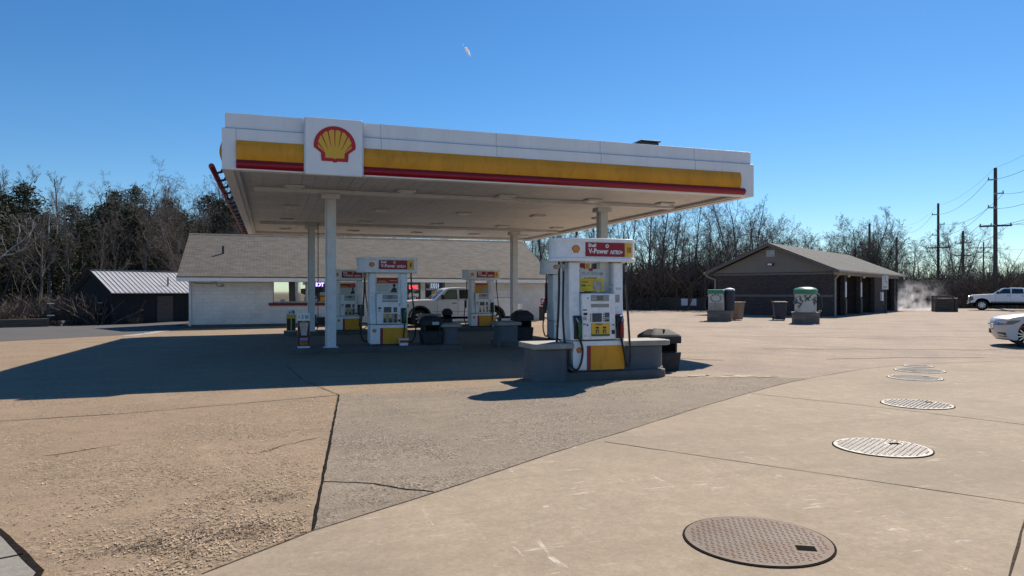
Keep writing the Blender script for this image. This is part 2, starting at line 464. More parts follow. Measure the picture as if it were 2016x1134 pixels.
joint('pad_joint', [(3.0,2.28),(3.94,2.86),(4.93,3.48),(6.6,4.5),(9,6)], .016, .0145, .003, mat=M_joint, seed=7)
joint('pavement_crack', [(-.2,7.4),(.15,7.75),(.52,8.05)], .012, .003, .03, .1, seed=8)
joint('pavement_crack', [(-2.1,8.0),(-1.75,8.2),(-1.5,8.32)], .016, .003, .03, .1, seed=9)
for k, pts in enumerate([[(13,16.5),(15.5,15.6),(18.5,14.2),(22,13.4)], [(15,22),(18,20.3),(22,19),(27,16.8)], [(17,29),(21,26),(25,23.6)], [(20,34),(25,29.5),(31,26),(36,23)], [(24,40),(30,35)], [(12.5,13.4),(14.4,13.2),(16.5,12.6)], [(18.8,19.8),(20.4,18.2)], [(10,14),(8.7,15.4)]]):
    joint('lot_crack', pts, .045, .0075, .09, .35, seed=20+k)
joint('lot_crack', [(-7.2,27.2),(-5.9,27.3),(-4.6,26.2)], .05, .003, .06, .3, seed=31)
joint('sidewalk_gap', [(-4.2,10.3),(-2.63,7.27),(-1.71,5.55),(-1.25,4.68),(-1.15,3.2)], .042, .0095, .003, .15, seed=10)
joint('sidewalk_gap', [(-1.43,5.02),(-1.75,4.9),(-2.4,4.6)], .02, .0095, .004, .1, seed=11)
# pale sand-filled ruts of a filled trench near the store
joint('pale_trench_patch', [(-4.6,36.0),(-5.0,33.6),(-5.5,31.6)], .55, .0075, .05, .3, mat=M_cap, seed=13)
M_pale = pm('pale_mineral_stain', (.44,.36,.26), .95, var=.25, scale=9)

def stain(cx, cy, rx, ry, rz, seed, mat=None, name='mineral_stain'):
    r = random.Random(seed); n = 28; pts = []
    for k in range(n):
        a = 2*math.pi*k/n; q = r.uniform(.55,1.1)
        x, y = rx*q*math.cos(a), ry*q*math.sin(a); pts.append((cx+x*math.cos(rz)-y*math.sin(rz), cy+x*math.sin(rz)+y*math.cos(rz)))
    sheet(name, pts, mat or M_pale, .0125 if mat is None else .005, 5.)
stain(8.35,11.25,.55,.16,R(-12),1); stain(8.75,11.05,.30,.10,R(-15),2); stain(7.7,11.6,.28,.12,R(5),3)
M_oil = pm('oil_dark', (.075,.058,.042), .8, var=.4, scale=30)
for sx, sy, a_, b_, sd_ in ((-.42,5.02,.16,.035,5),(-.25,5.12,.12,.03,6),(-.75,4.95,.10,.03,8)):
    stain(sx, sy, a_, b_, R(12), sd_, M_oil, 'oil_stain')
M_flake = wood_bark('gravel_flakes', (.26,.18,.11), (.60,.45,.30))
M_flakegrey = wood_bark('grey_gravel_flakes', (.18,.145,.105), (.52,.43,.33))
def flakes(name, inside, clumps, n, s0, s1, mat, seed):
    r = random.Random(seed); mb = MB()
    from mathutils import noise as mn
    while n > 0:
        if clumps and r.random() < .75:
            c = r.choice(clumps); x, y = c[0]+r.gauss(0,c[2]), c[1]+r.gauss(0,c[3])
        else: x, y = r.uniform(*inside[0]), r.uniform(*inside[1])
        n -= 1
        if not inside[2](x, y) or mn.noise((x*1.7,y*1.7,seed)) < r.uniform(-.5,.25): continue
        s = r.uniform(s0,s1); a = r.uniform(0,6.28); c_, q = math.cos(a)*s, math.sin(a)*s; z = gh(x,y)+.006; h = s*r.uniform(.06,.28); w = r.uniform(.2,.36)
        mb.add([(x-c_,y-q,z),(x+q*w,y-c_*w,z+h*r.random()),(x+c_,y+q,z+h*r.random()),(x-q*w,y+c_*w,z+h)], [(0,1,2),(0,2,3)])
    struct(obj(name, mb, mat, normals=False), 'stuff')
def left_of_joint(x, y): return x < .22+(y-4.87)*.1147 and (x+1.71)*.94+(y-5.55)*.5 > .10 and (y-4.33) > (x+.37)*.857+.06
def right_of_joint(x, y): return x > .30+(y-4.87)*.1147 and y < 11.0 and all((y-a[1])*(b[0]-a[0])-(x-a[0])*(b[1]-a[1]) > .05*(b[0]-a[0]) for a, b in zip(PAD[:7],PAD[1:8]) if a[0] <= x <= b[0])
flakes('loose_gravel', ((-5,.95),(4.3,11),left_of_joint), [(-.15,4.9,.30,.22),(-.5,5.0,.35,.30),(.0,5.5,.3,.35),(-.9,5.6,.5,.3),(-.3,6.6,.6,.4),(-1.5,7.2,.9,.5),(-.2,8,.5,.6),(-.8,4.6,.3,.2)], 15000, .008, .021, M_flake, 3)
flakes('loose_grey_gravel', ((.3,5),(5,11),right_of_joint), [(.6,5.5,.25,.2),(1.2,6.6,.5,.4),(2.2,7.6,.7,.5),(3.2,8.4,.8,.5),(1.5,9.5,.8,.7)], 20000, .008, .020, M_flakegrey, 5)
flakes('dark_gravel', ((-2,.9),(4.3,7),left_of_joint), [(-.45,5.05,.22,.05),(-.15,5.15,.2,.05),(.0,5.78,.16,.07),(-.15,5.95,.12,.05),(-.8,4.9,.2,.05)], 1500, .008, .018, wood_bark('dark_gravel_flakes', (.05,.038,.028), (.14,.105,.075)), 8)

# ================================================================ TANK LIDS
def plate_mat(name, col, rough, rust):
    m, nt, b = nodes(name)
    v = coords(nt)
    c = mixc(nt, ramp(nt, noise(nt, v, 3.2, 6, .7), .40, .68), col, rust)
    nt.links.new(c, b.inputs['Base Color']); b.inputs['Metallic'].default_value = .38; b.inputs['Specular IOR Level'].default_value = .25; b.inputs['Roughness'].default_value = rough
    bump(nt, b, noise(nt, v, 90, 3), .3, .002)
    return m
M_plate = plate_mat('galvanised_tread_plate', (.30,.285,.265), .62, (.22,.195,.17))
M_plrust = plate_mat('rusty_tread_plate', (.115,.092,.076), .66, (.095,.058,.04))
def tank_lid(x, y, label, mat, hole, rz, r=.45, rh=.0135):
    t = thing('tank_lid', label, 'tank lid', (x,y,gh(x,y)+.014), rz, 'fuel tank lids in the concrete pad')
    mb = MB().lathe([(0,0),(r,0),(r,.008),(0,.008)], n=56, cap=False)
    k = 0.036; n = int(r/k)+1
    for i in range(-n, n+1):
        for j in range(-n, n+1):
            px, py = i*k, j*k
            if math.hypot(px, py) > r-.035 or (abs(px-hole[0]) < hole[2]/2+.02 and abs(py-hole[1]) < hole[3]/2+.02): continue
            a = R(45) if (i+j) % 2 else R(-45)
            c, s = math.cos(a), math.sin(a); h, w = .0165, .0055
            q = [(px+c*h, py+s*h), (px-s*w, py+c*w), (px-c*h, py-s*h), (px+s*w, py-c*w)]
            vs = [(p[0],p[1],.0085) for p in q] + [(px+c*h*.5,py+s*h*.5,rh),(px-c*h*.5,py-s*h*.5,rh)]
            mb.add(vs, [(0,1,4),(1,5,4),(1,2,5),(2,3,5),(3,0,4,5)])
    obj('plate', mb, mat, t)
    obj('rim', MB().lathe([(r+.002,-.004),(r+.014,-.004),(r+.014,.004),(r+.002,.004),(r+.002,-.004)], n=56, cap=False), M_crack, t)
    obj('hand_hole', MB().box(hole[0]-hole[2]/2, hole[0]+hole[2]/2, hole[1]-hole[3]/2, hole[1]+hole[3]/2, .004, .0105), M_dark, t)  # solid block; its black colour stands in for the dark inside the hole
    return t
tank_lid(2.94,3.77,'rusty brown steel tread plate lid closest to the viewer on the concrete pad', M_plrust, (.27,-.12,.115,.085), R(-30), .45, .0108)
tank_lid(5.89,5.60,'bright ribbed steel tank lid, second one from the viewer on the pad', M_plate, (.22,.14,.12,.08), R(-15))
tank_lid(8.63,7.60,'bright ribbed steel tank lid, third one from the viewer on the pad', M_plate, (.26,.12,.12,.08), R(-15))
tank_lid(11.25,9.95,'pale steel tank lid, fourth from the viewer, where the pad edge curves', M_plate, (.3,.1,.12,.08), R(-12))
tank_lid(12.38,10.84,'pale steel tank lid, second farthest in the row across the pad', M_plate, (-.2,-.1,.12,.08), R(-12))
tank_lid(13.1,11.5,'small looking pale tank lid, farthest of the row just past the pad edge', M_plate, (.12,-.06,.08,.06), R(-12), .28)

# ================================================================ EMBLEM
def emblem(parent, loc, w, mats=None, fn=None, detail=True, name='shell_emblem'):
    """scallop shell: red outline, yellow shell, red rib lines; loc = middle, faces -y"""
    s = w/2
    def place(mb):
        vs = []
        for p in mb.v:
            q = Vector((loc[0]+p[0]*s, loc[1]+p[1], loc[2]+(p[2]-.88)*s)); vs.append(tuple(fn(q) if fn else q))
        mb.v = vs; return mb
    out = [(math.cos(R(a)), .80+.97*math.sin(R(a))) for a in range(0, 181, 9)]
    out += [(-.99,.70),(-.66,.45),(-.63,.05),(-.13,.05),(-.07,.0),(.07,.0),(.13,.05),(.63,.05),(.66,.45),(.99,.70)]
    mr, my = mats or (M_redbright, M_yelemb)
    o = obj(name, place(MB().prism(out, 'y', 0, -.012 if detail else -.003)), mr, parent)
    inn = []
    for k in range(8):
        for t in (.12, .5, .88):
            a = (180/8)*(k+t); rr = .80 + (.035 if t == .5 else 0)
            inn.append((rr*math.cos(R(a)), .80+rr*.96*math.sin(R(a))))
    inn += [(-.79,.72),(-.46,.46),(-.45,.21),(-.09,.21),(0,.16),(.09,.21),(.45,.21),(.46,.46),(.79,.72)]
    d = -.018 if detail else -.006
    y_ = obj('shell_face', place(MB().prism(inn, 'y', (-.0125 if detail else -.0035), d)), my, o)
    if detail:
        mb = MB()
        for a in (0,11.5,-11.5,24,-24,38,-38):
            A = R(a); o0 = (0,-.10); r0 = .86 if abs(a) < 20 else .80
            r1 = {0:1.78, 11.5:1.72, 24:1.60, 38:1.36}[abs(a)]
            w0, w1 = .008, .035
            d_ = (math.sin(A), math.cos(A)); n_ = (d_[1], -d_[0])
            pts = [(o0[0]+d_[0]*r0-n_[0]*w0, o0[1]+d_[1]*r0-n_[1]*w0), (o0[0]+d_[0]*r0+n_[0]*w0, o0[1]+d_[1]*r0+n_[1]*w0),
                   (o0[0]+d_[0]*r1+n_[0]*w1, o0[1]+d_[1]*r1+n_[1]*w1), (o0[0]+d_[0]*r1-n_[0]*w1, o0[1]+d_[1]*r1-n_[1]*w1)]
            mb.prism(pts, 'y', -.0185, -.022)
        obj('shell_ribs', place(mb), mr, o)
    return o

# ================================================================ CANOPY
CX0, CX1, CY0, CY1 = -1.0, 12.45, 16.1, 33.8
ZB, ZM, ZT = 4.20, 5.08, 5.42
def canopy():
    t = thing('fuel_canopy', 'large flat white fuel canopy with yellow and red stripes and a shell emblem', 'canopy', (CX0, CY0, 0))
    ox, oy = CX0, CY0
    W, D = CX1-CX0, CY1-CY0
    f = MB(); th = .22
    f.box(0,W,0,th,ZB,ZM); f.box(0,W,D-th,D,ZB,ZM); f.box(0,th,th,D-th,ZB,ZM); f.box(W-th,W,th,D-th,ZB,ZM)
    obj('fascia', f, M_fascia, t, bevel=.012)
    u = MB(); i = .06
    u.box(i,W-i,i,th,ZM+.012,ZT); u.box(i,W-i,D-th,D-i,ZM+.012,ZT); u.box(i,th,th,D-th,ZM+.012,ZT); u.box(W-th,W-i,th,D-th,ZM+.012,ZT)
    obj('upper_fascia', u, M_fascia, t, bevel=.01)
    s = MB()                                                          # panel seams in the fascia
    for x in (3.35,6.1,8.85,11.6): s.box(x-.004,x+.004,i-.003,i+.01,ZM+.02,ZT-.005); s.box(x-.004,x+.004,-.003,.01,4.84,ZM-.01)
    s.box(.28,.288,-.004,.01,4.22,ZM-.01); s.box(i+.01,W-i-.01,.02,.1,ZM,ZM+.011)
    obj('fascia_seam', s, M_steel, t)
    d = MB(); zd = 4.31
    n = 44; pw = (W-2*th)/n
    for k in range(n):
        x0 = th+k*pw
        d.box(x0+.004, x0+pw-.004, th, D-th, zd, zd+.05)
    d.box(th, W-th, th, D-th, zd+.012, zd+.3)
    obj('deck', d, M_deck, t)
    e = MB()                                                          # inner gutter trim round the soffit
    e.box(th,th+.1,th,D-th,ZB+.03,zd-.002); e.box(W-th-.1,W-th,th,D-th,ZB+.03,zd-.002)
    e.box(th+.1,W-th-.1,D-th-.1,D-th,ZB+.03,zd-.002); e.box(th+.1,W-th-.1,th,th+.1,ZB+.03,zd-.002)
    obj('soffit_trim', e, M_column, t, bevel=.01)
    for y in (19.35, 28.75):
        obj('beam', MB().box(th+.35,W-th-.35,y-oy-.15,y-oy+.15,4.20,zd-.003), M_column, t, bevel=.012)
    for (x, y) in ((1.485,19.35),(9.66,19.75),(1.47,28.75),(9.93,28.9)):
        g = gh(x,y)+.1
        c = MB().box(x-ox-.10,x-ox+.135,y-oy-.13,y-oy+.13,g,4.06)
        c.box(x-ox-.135,x-ox-.108,y-oy-.11,y-oy+.12,g,4.06); c.box(x-ox-.108,x-ox-.10,y-oy-.09,y-oy+.09,g,4.06)
        co = obj('column', c, M_column, t, bevel=.008)
        obj('capital', MB().box(x-ox-.23,x-ox+.23,y-oy-.2,y-oy+.2,4.063,4.199), M_column, co, bevel=.008)
        obj('base_plate', MB().box(x-ox-.19,x-ox+.19,y-oy-.18,y-oy+.18,gh(x,y)+.14,gh(x,y)+.165), M_column, co)
    # bulging stripes: profile (out, z)
    def bul(z0, z1, out, n=8):
        return [(0,z0)] + [(out*math.sin(math.pi*k/n)**.6 if 0 < k < n else 0.02, z0+(z1-z0)*k/n) for k in range(n+1)] + [(0,z1)]
    yb, rb = bul(4.42,4.83,.065), bul(4.235,4.415,.10)
    for x0, x1 in ((.29,1.66),(2.95,13.0)):
        obj('yellow_stripe', MB().prism([(-p[0],p[1]) for p in yb], 'x', x0, x1), M_yellow, t, smooth=50)
        obj('red_stripe', MB().prism([(-p[0],p[1]) for p in rb], 'x', x0, x1+(.12 if x1 > 5 else 0)), M_red, t, smooth=50)
    for sx in (0, 1):
        X = 0 if sx == 0 else W; g = -1 if sx == 0 else 1
        obj('yellow_stripe', MB().prism([(X+g*p[0],p[1]) for p in yb], 'y', .3, D-.3), M_yellow, t, smooth=50)
        if sx: obj('red_stripe', MB().prism([(X+g*p[0],p[1]-.03) for p in rb], 'y', .3, D-.3), M_red, t, smooth=50)
    rail = MB().tube([(-.22,.25,4.30),(-.22,.3,4.30),(-.22,D-.3,4.30),(-.22,D-.25,4.30)], [.03,.062,.062,.03], 12)
    ra = obj('red_rail', rail, M_red, t, smooth=40)
    k = .8
    while k < D-.3:
        obj('rail_bracket', MB().tube([(-.2,k,4.25),(-.14,k,4.235),(-.06,k,4.26),(.0,k,4.33)], [.022,.022,.03,.05], 6), M_blackpl, ra); k += 1.15
    # emblem panel
    p = obj('emblem_panel', MB().box(1.69,2.92,-.14,.02,4.165,5.42), M_whiteclean, t, bevel=.03, seg=3)
    obj('panel_edge', MB().box(1.665,1.688,-.10,.01,4.2,5.40), M_column, p); obj('panel_edge', MB().box(2.922,2.945,-.10,.01,4.2,5.40), M_column, p)
    emblem(p, (2.315,-.142,4.845), .90)
    for y in (18.8,23.3,27.4,31.6):
        for x in (.55,3.4,6.2,8.9,11.3):
            l = obj('light_fixture', MB().box(x-ox-.24,x-ox+.24,y-oy-.2,y-oy+.2,4.255,zd-.002), M_column, t, bevel=.015)
            obj('lens', MB().box(x-ox-.17,x-ox+.17,y-oy-.14,y-oy+.14,4.24,4.2535), M_lens, l)
    obj('roof_hatch', MB().box(10.9,11.45,1.6,2.3,4.9,5.86).box(10.85,11.5,1.55,2.35,5.861,5.90), M_blackpl, t, bevel=.02)
    obj('conduit', MB().tube([(2.72,12.5,4.30),(2.72,12.5,.2)], .016, 8).tube([(2.72,12.5,.25),(2.66,12.5,.1)], .016, 8), M_blackpl, t)
canopy()

# ================================================================ PUMP ISLANDS
def rrect(x0, x1, y0, y1, r, n=5):
    pts = []
    for cx, cy, a0 in ((x1-r,y1-r,0),(x0+r,y1-r,90),(x0+r,y0+r,180),(x1-r,y0+r,270)):
        for k in range(n+1):
            a = R(a0+90*k/n); pts.append((cx+r*math.cos(a), cy+r*math.sin(a)))
    return pts
ISL = 'concrete pump islands'
def island(x0, x1, y0, y1, walls, label):
    cx, cy = (x0+x1)/2, (y0+y1)/2; g = gh(cx,cy)
    t = thing('pump_island', label, 'pump island', (cx,cy,g), 0, ISL)
    obj('kerb', MB().prism(rrect(x0-cx,x1-cx,y0-cy,y1-cy,.28), 'z', -.15, .15), M_kerb, t, bevel=.025)
    for (a, b, c, d, h, rad) in walls:
        w = obj('guard_wall', MB().prism(rrect(a-cx,b-cx,c-cy,d-cy,rad,6), 'z', -.15, h).prism(rrect(a-cx-.015,b-cx+.015,c-cy-.015,d-cy+.015,rad,6),'z',-.15,.17), M_wallc, t, bevel=.02, smooth=35)
        obj('cap', MB().prism(rrect(a-cx-.075,b-cx+.075,c-cy-.075,d-cy+.075,rad*.55,4), 'z', h+.001, h+.10), M_cap, w, bevel=.018, smooth=35)
    return t
island(4.85,7.12,11.62,12.6,[(4.43,5.07,11.68,12.4,.58,.12),(6.26,7.24,11.95,12.55,.58,.28)],'concrete island of the closest pump in front of the canopy, with two stub walls')
island(.58,5.1,19.05,20.55,[(4.58,5.05,19.5,20.2,.62,.16)],'long kerbed island in the canopy shade under the pump numbered 8')
island(6.35,10.3,19.6,20.9,[(6.32,6.95,19.75,20.4,.62,.16)],'concrete island under the pump half hidden behind the closest pump')
island(.45,5.3,28.3,29.7,[],'kerbed island at the rear left under the partly hidden pump')
island(5.95,10.6,28.3,29.7,[(5.9,6.6,28.7,29.3,.62,.16)],'rear island beside the white pickup, carrying the pump marked 3')

# ================================================================ PUMPS
PG = 'fuel pumps'
def topper_front(x, hl=.84, fl=.50, dp=.33):
    if abs(x) <= fl: return dp
    q = min(1., (abs(x)-fl)/(hl-fl)); return dp*math.sqrt(max(0,1-q*q))
def topper_outline(grow=0., n=12):
    pts = []
    for k in range(-90, 91, 180//(2*n)):
        pts.append((.50+(.34+grow)*math.cos(R(k)), (.33+grow)*math.sin(R(k))))
    for k in range(90, 271, 180//(2*n)):
        pts.append((-.50+(.34+grow)*math.cos(R(k)), (.33+grow)*math.sin(R(k))))
    return pts
def patch(mb, x0, x1, z0, z1, off, n=10):
    vs = []
    for k in range(n+1):
        x = x0+(x1-x0)*k/n; y = -topper_front(x)-off
        vs += [(x,y,z0),(x,y,z1)]
    mb.add(vs, [(2*k,2*k+2,2*k+3,2*k+1) for k in range(n)]); return mb
def nozzle(parent, x, y, z, mat, s=1):
    b = MB().tube([(x,y-.02,z-.22),(x+.005*s,y-.05,z-.12),(x,y-.05,z-.02),(x-.01*s,y-.02,z+.05)], [.022,.028,.034,.026], 8)
    b.tube([(x,y-.08,z-.02),(x,y-.11,z-.08),(x,y-.09,z-.16),(x,y-.05,z-.19)], .008, 6)
    o = obj('nozzle', b, mat, parent, smooth=50)
    obj('spout', MB().tube([(x-.01*s,y-.02,z+.04),(x-.03*s,y+.0,z+.10),(x-.05*s,y+.05,z+.14)], [.016,.013,.012], 8), M_metal, o, smooth=50)
    return o
def hose(parent, pts, r=.017):
    # smooth a control polyline with Catmull-Rom
    P = [Vector(p) for p in pts]; out = []
    for i in range(len(P)-1):
        p0, p1, p2, p3 = P[max(i-1,0)], P[i], P[i+1], P[min(i+2,len(P)-1)]
        for k in range(6):
            t = k/6
            out.append(.5*((2*p1)+(p2-p0)*t+(2*p0-5*p1+4*p2-p3)*t*t+(3*p1-p0-3*p2+p3)*t**3))
    out.append(P[-1])
    h = obj('hose', MB().tube(out, r*1.25, 8), M_black, parent, smooth=60)
    a = P[0]; b = Vector((a.x, a.y, a.z-.10))
    obj('breakaway_coupling', MB().tube([a,(a.x,a.y,a.z-.04),(a.x,a.y,a.z-.05),(a.x,a.y,a.z-.11),(a.x,a.y,a.z-.12),(a.x,a.y,a.z-.17)], [.020,.020,.036,.036,.022,.022], 8), M_steel, h, smooth=40)
    return h
def pump(num, x, y, label, style, front=True):
    g = gh(x,y)+.15
    t = thing('fuel_pump', label, 'fuel pump', (x,y,g), 0, PG)
    W2 = .515
    def side_prof(s):                                                   # y-z outline of the side pillar
        return [(-.30,.57),(-.30,.74),(-.285,.88),(-.255,1.02),(-.235,1.16),(-.23,2.005),(.23,2.005),(.235,1.16),(.255,1.02),(.285,.88),(.30,.74),(.30,.57)]
    obj('cabinet', MB().box(-W2,W2,-.30,.30,.03,.565), M_pumpwhite, t, bevel=.02)
    obj('plinth', MB().box(-W2+.02,W2-.02,-.28,.28,-.01,.03), M_blackpl, t)
    for s in (-1,1):
        a, b = (-.525,-.345) if s < 0 else (.325,.525)
        if style == 'screen' and s < 0: a = -.56
        obj('pillar', MB().prism(side_prof(s), 'x', a, b), M_pumpwhite, t, bevel=.03, seg=3, smooth=35)
    obj('core', MB().box(-.344,.324,-.20,.20,.57,1.43), M_graypl, t)
    # lower cabinet colours
    for sy in (-1, 1):
        y0, y1 = (-.3045,-.3005) if sy < 0 else (.3005,.3045)
        a = obj('yellow_panel', MB().box(-.165,.512,y0,y1,.035,.475), M_yellow, t)
        obj('red_panel', MB().box(-.245,-.168,y0,y1,.035,.475), M_red, t)
    emblem(t, (-.40,-.301,.40), .115, (M_redbright,M_orange), None, False, 'cabinet_emblem')
    obj('cabinet_gap', MB().box(-W2+.005,W2-.005,-.296,.296,.5655,.5695), M_blackpl, t)
    # doors front and back
    for sy in (-1, 1):
        y0, y1 = (-.315,-.201) if sy < 0 else (.201,.315)
        obj('electronics_door', MB().box(-.343,.323,y0,y1,.585,1.425), M_pumpwhite, t, bevel=.015)
    F = -.3155
    def plate(name, x0, x1, z0, z1, mat, dep=.006, par=None, bevel=0, base=F):
        return obj(name, MB().box(x0,x1,base-dep,base,z0,z1), mat, par or t, bevel=bevel)
    if style == 'screen':
        d = plate('price_display', -.17,.19,1.285,1.395, M_graypl, .012, bevel=.005)
        plate('lcd', -.055,.065,1.30,1.38, M_lcd, .004, d, base=F-.0125)
        plate('lcd', -.155,-.07,1.305,1.375, M_sticker, .003, d, base=F-.0125)
        plate('lcd', .08,.175,1.305,1.375, M_sticker, .003, d, base=F-.0125)
        plate('header_strip', -.17,.19,1.17,1.235, M_cap, .003)
        s = plate('card_screen', -.145,.045,.905,1.065, M_screen, .014, bevel=.006)
        for k in range(4):
            for xx in (-.19,.07): plate('soft_key', xx,xx+.02,.915+k*.04,.935+k*.04, M_blackpl, .006, s)
        kp = plate('keypad', .10,.20,.905,1.075, M_graypl, .008, bevel=.003)
        for i in range(3):
            for j in range(4):
                if j != 1: plate('key', .113+i*.028,.134+i*.028,.918+j*.04,.948+j*.04, M_blackpl, .004, kp, base=F-.0085)
        yp = plate('grade_panel', -.165,.205,.665,.885, M_yelemb, .012, bevel=.006)
        plate('panel_foot', -.165,.205,.645,.690, M_green, .013, yp, bevel=.006)
        text('lettering', 'V-Power', .038, M_trimblack, yp, (-.02,F-.013,.862), shear=.2, bold=.001)
        for xx in (-.05,.095):
            plate('grade_label', xx-.03,xx+.03,.785,.82, M_trimblack, .003, yp, base=F-.0125)
            plate('grade_button', xx-.033,xx+.033,.70,.765, M_blackpl, .010, yp, bevel=.008, base=F-.0125)
            plate('grade_octane', xx-.016,xx+.016,.715,.745, M_yelemb, .002, yp, base=F-.023)
        plate('receipt_slot', -.335,-.255,1.115,1.135, M_blackpl, .008)
        plate('card_reader', -.32,-.245,1.03,1.075, M_blackpl, .010)
        plate('sticker', -.325,-.255,.94,1.01, M_sticker, .001)
        plate('sticker', -.325,-.265,.85,.885, M_sticker, .001)
        plate('lock', -.255,-.225,.835,.865, M_trimblack, .004); plate('lock', .265,.29,.835,.865, M_trimblack, .004)
        plate('receipt_printer', .245,.31,.68,.755, M_trimblack, .005)
        plate('sticker', -.245,-.22,1.33,1.35, M_trimblack, .001); plate('sticker', -.29,-.27,.645,.665, M_trimblack, .001)
        P2 = -.2305
        for (x0,x1,z0,z1,mt) in ((.23,.31,1.53,1.57,M_sticker),(.235,.315,1.43,1.47,M_sticker),(.35,.43,1.10,1.16,M_trimblack),(.345,.45,1.015,1.045,M_red),(.345,.45,.98,1.0,M_sticker),(.36,.45,1.26,1.40,M_sticker),(.37,.49,1.515,1.53,M_sticker),(.38,.47,1.49,1.50,M_sticker),(.33,.39,.70,.96,M_sticker)):
            plate('sticker', x0,x1,z0,z1, mt, .002, base=P2-.055 if z1 < 1.1 else P2-.003)
    else:
        d = plate('price_display', -.18,.24,1.27,1.395, M_graypl, .010, bevel=.004)
        plate('lcd', -.04,.09,1.285,1.38, M_lcd, .004, d, base=F-.0105)
        plate('lcd', -.16,-.06,1.29,1.375, M_sticker, .003, d, base=F-.0105)
        plate('header_strip', -.19,.25,1.19,1.25, M_sticker, .002)
        plate('card_screen', -.145,.06,.90,1.055, M_screen, .012, bevel=.006)
        kp = plate('keypad', .12,.22,.905,1.05, M_graypl, .008)
        for i in range(3):
            for j in range(3): plate('key', .126+i*.031,.149+i*.031,.915+j*.045,.948+j*.045, M_blackpl, .004, kp, base=F-.0085)
        gp = plate('grade_panel', -.16,.23,.615,.875, M_cap if num != '3' else M_pumpwhite, .008)
        for xx, mt in ((-.125,M_yelemb),(.035,M_yelemb),(.175,M_red)):
            b_ = plate('grade_label', xx-.035,xx+.035,.755,.86, mt, .004, gp, base=F-.0085)
            plate('grade_price', xx-.028,xx+.028,.70,.74, M_trimblack, .003, gp, base=F-.0085)
            plate('grade_button', xx-.035,xx+.035,.63,.69, M_blackpl, .010, gp, base=F-.0085)
        plate('card_reader', -.30,-.22,1.0,1.045, M_blackpl, .010)
        plate('sticker', -.29,-.24,.93,.975, M_sticker, .001)
        plate('receipt_printer', .245,.315,.64,.71, M_trimblack, .005)
        plate('lock', .26,.29,.80,.825, M_trimblack, .003)
        plate('sticker', -.295,-.27,1.335,1.35, M_sticker, .001); plate('sticker', .27,.30,1.08,1.16, M_sticker, .001)
    # nozzle boots
    Fp = -.301
    for s in ((-1,1) if style == 'screen' else (1,)):
        xa, xb = (-.50,-.355) if s < 0 else (.345,.485)
        b_ = MB().prism([(-.345,.63),(-.345,.95),(-.32,1.01),(-.24,1.03),(-.24,.60),(-.32,.60)], 'x', xa, xb)
        bo = obj('nozzle_boot', b_, M_blackpl, t, bevel=.012)
        nozzle(bo, (xa+xb)/2, -.35, .86, M_green if (s < 0 or style != 'screen') else M_nozred, -s)
    # sign boards between the pillars
    if style == 'screen':
        obj('sign_frame', MB().box(-.345,.325,-.05,.05,1.425,1.455).box(.135,.325,-.06,.06,1.455,2.005), M_pumpwhite, t)
        b1 = obj('upper_board', MB().box(-.344,.134,-.235,-.215,1.715,1.87), pm('silver_board', (.50,.54,.52), .45, var=.12, scale=6), t)
        text('lettering', 'PLATINUM', .088, M_steel, b1, (-.10,-.2365,1.785), bold=.002)
        obj('tab', MB().box(-.175,-.10,-.240,-.2355,1.835,1.885), M_red, b1)
        b2 = obj('promo_board', MB().box(-.344,.134,-.235,-.215,1.465,1.70), pm('promo_yellow', (.62,.47,.03), .5, var=.2, scale=7), t)
        obj('price_sheet', MB().box(-.09,.09,-.2395,-.2355,1.485,1.64), M_sticker, b2)
        obj('headline', MB().box(-.32,-.18,-.2385,-.2355,1.625,1.64), M_red, b2)
        obj('text_lines', MB().box(-.32,-.24,-.2385,-.2355,1.55,1.59).box(-.22,-.15,-.2385,-.2355,1.56,1.57).box(-.32,-.14,-.2385,-.2355,1.50,1.505), M_green, b2)
        obj('ledge', MB().box(-.344,-.15,-.26,-.215,1.435,1.455), M_blackpl, b2)
    else:
        b1 = obj('promo_board', MB().box(-.33,.25,-.235,-.215,1.44,1.87), pm('promo_white', (.62,.60,.55), .5, var=.08, scale=5) if num != '3' else M_yellow, t)
        if num != '3':
            obj('headline_band', MB().box(-.33,.25,-.2395,-.2355,1.71,1.87), M_red, b1)
            obj('headline', MB().box(-.30,-.08,-.2425,-.24,1.765,1.78).box(.02,.22,-.2425,-.24,1.775,1.795).box(-.30,-.02,-.2425,-.24,1.735,1.75), M_yelemb, b1)
            ln = MB()
            for k in range(5): ln.box(-.30, .0+.02*(k % 2), -.2385,-.2355,1.50+k*.038,1.508+k*.038)
            obj('text_lines', ln, M_sticker, b1)
            hd = [(.15+.04*math.cos(a*.524), 1.655+.05*math.sin(a*.524)) for a in range(12)]
            obj('picture', MB().prism(hd,'y',-.2355,-.239).prism([(.04,1.46),(.10,1.57),(.13,1.60),(.17,1.60),(.215,1.57),(.235,1.46)],'y',-.2355,-.2385), M_blackpl, b1)
        else:
            obj('headline', MB().box(-.29,.2,-.2385,-.2355,1.78,1.83).box(-.29,.1,-.2385,-.2355,1.72,1.735), M_red, b1)
            obj('picture', MB().box(-.02,.22,-.2385,-.2355,1.47,1.66), M_sticker, b1)
        obj('sign_frame', MB().box(-.345,.325,-.21,-.19,1.43,1.455).box(.27,.325,-.21,-.19,1.455,2.0).box(-.345,-.335,-.21,-.19,1.455,2.0), M_pumpwhite, t)
        obj('upper_rail', MB().box(-.345,.325,-.22,-.19,1.955,2.0), M_lens, t)
    # topper
    tp = obj('topper', MB().prism(topper_outline(), 'z', 2.06, 2.38).prism(topper_outline(.018), 'z', 2.005, 2.075).prism(topper_outline(.018), 'z', 2.365, 2.425), M_pumpwhite, t, bevel=.012, smooth=40)
    obj('red_band', patch(MB(), -.29, .505, 2.095, 2.352, .004), M_red, tp, normals=False)
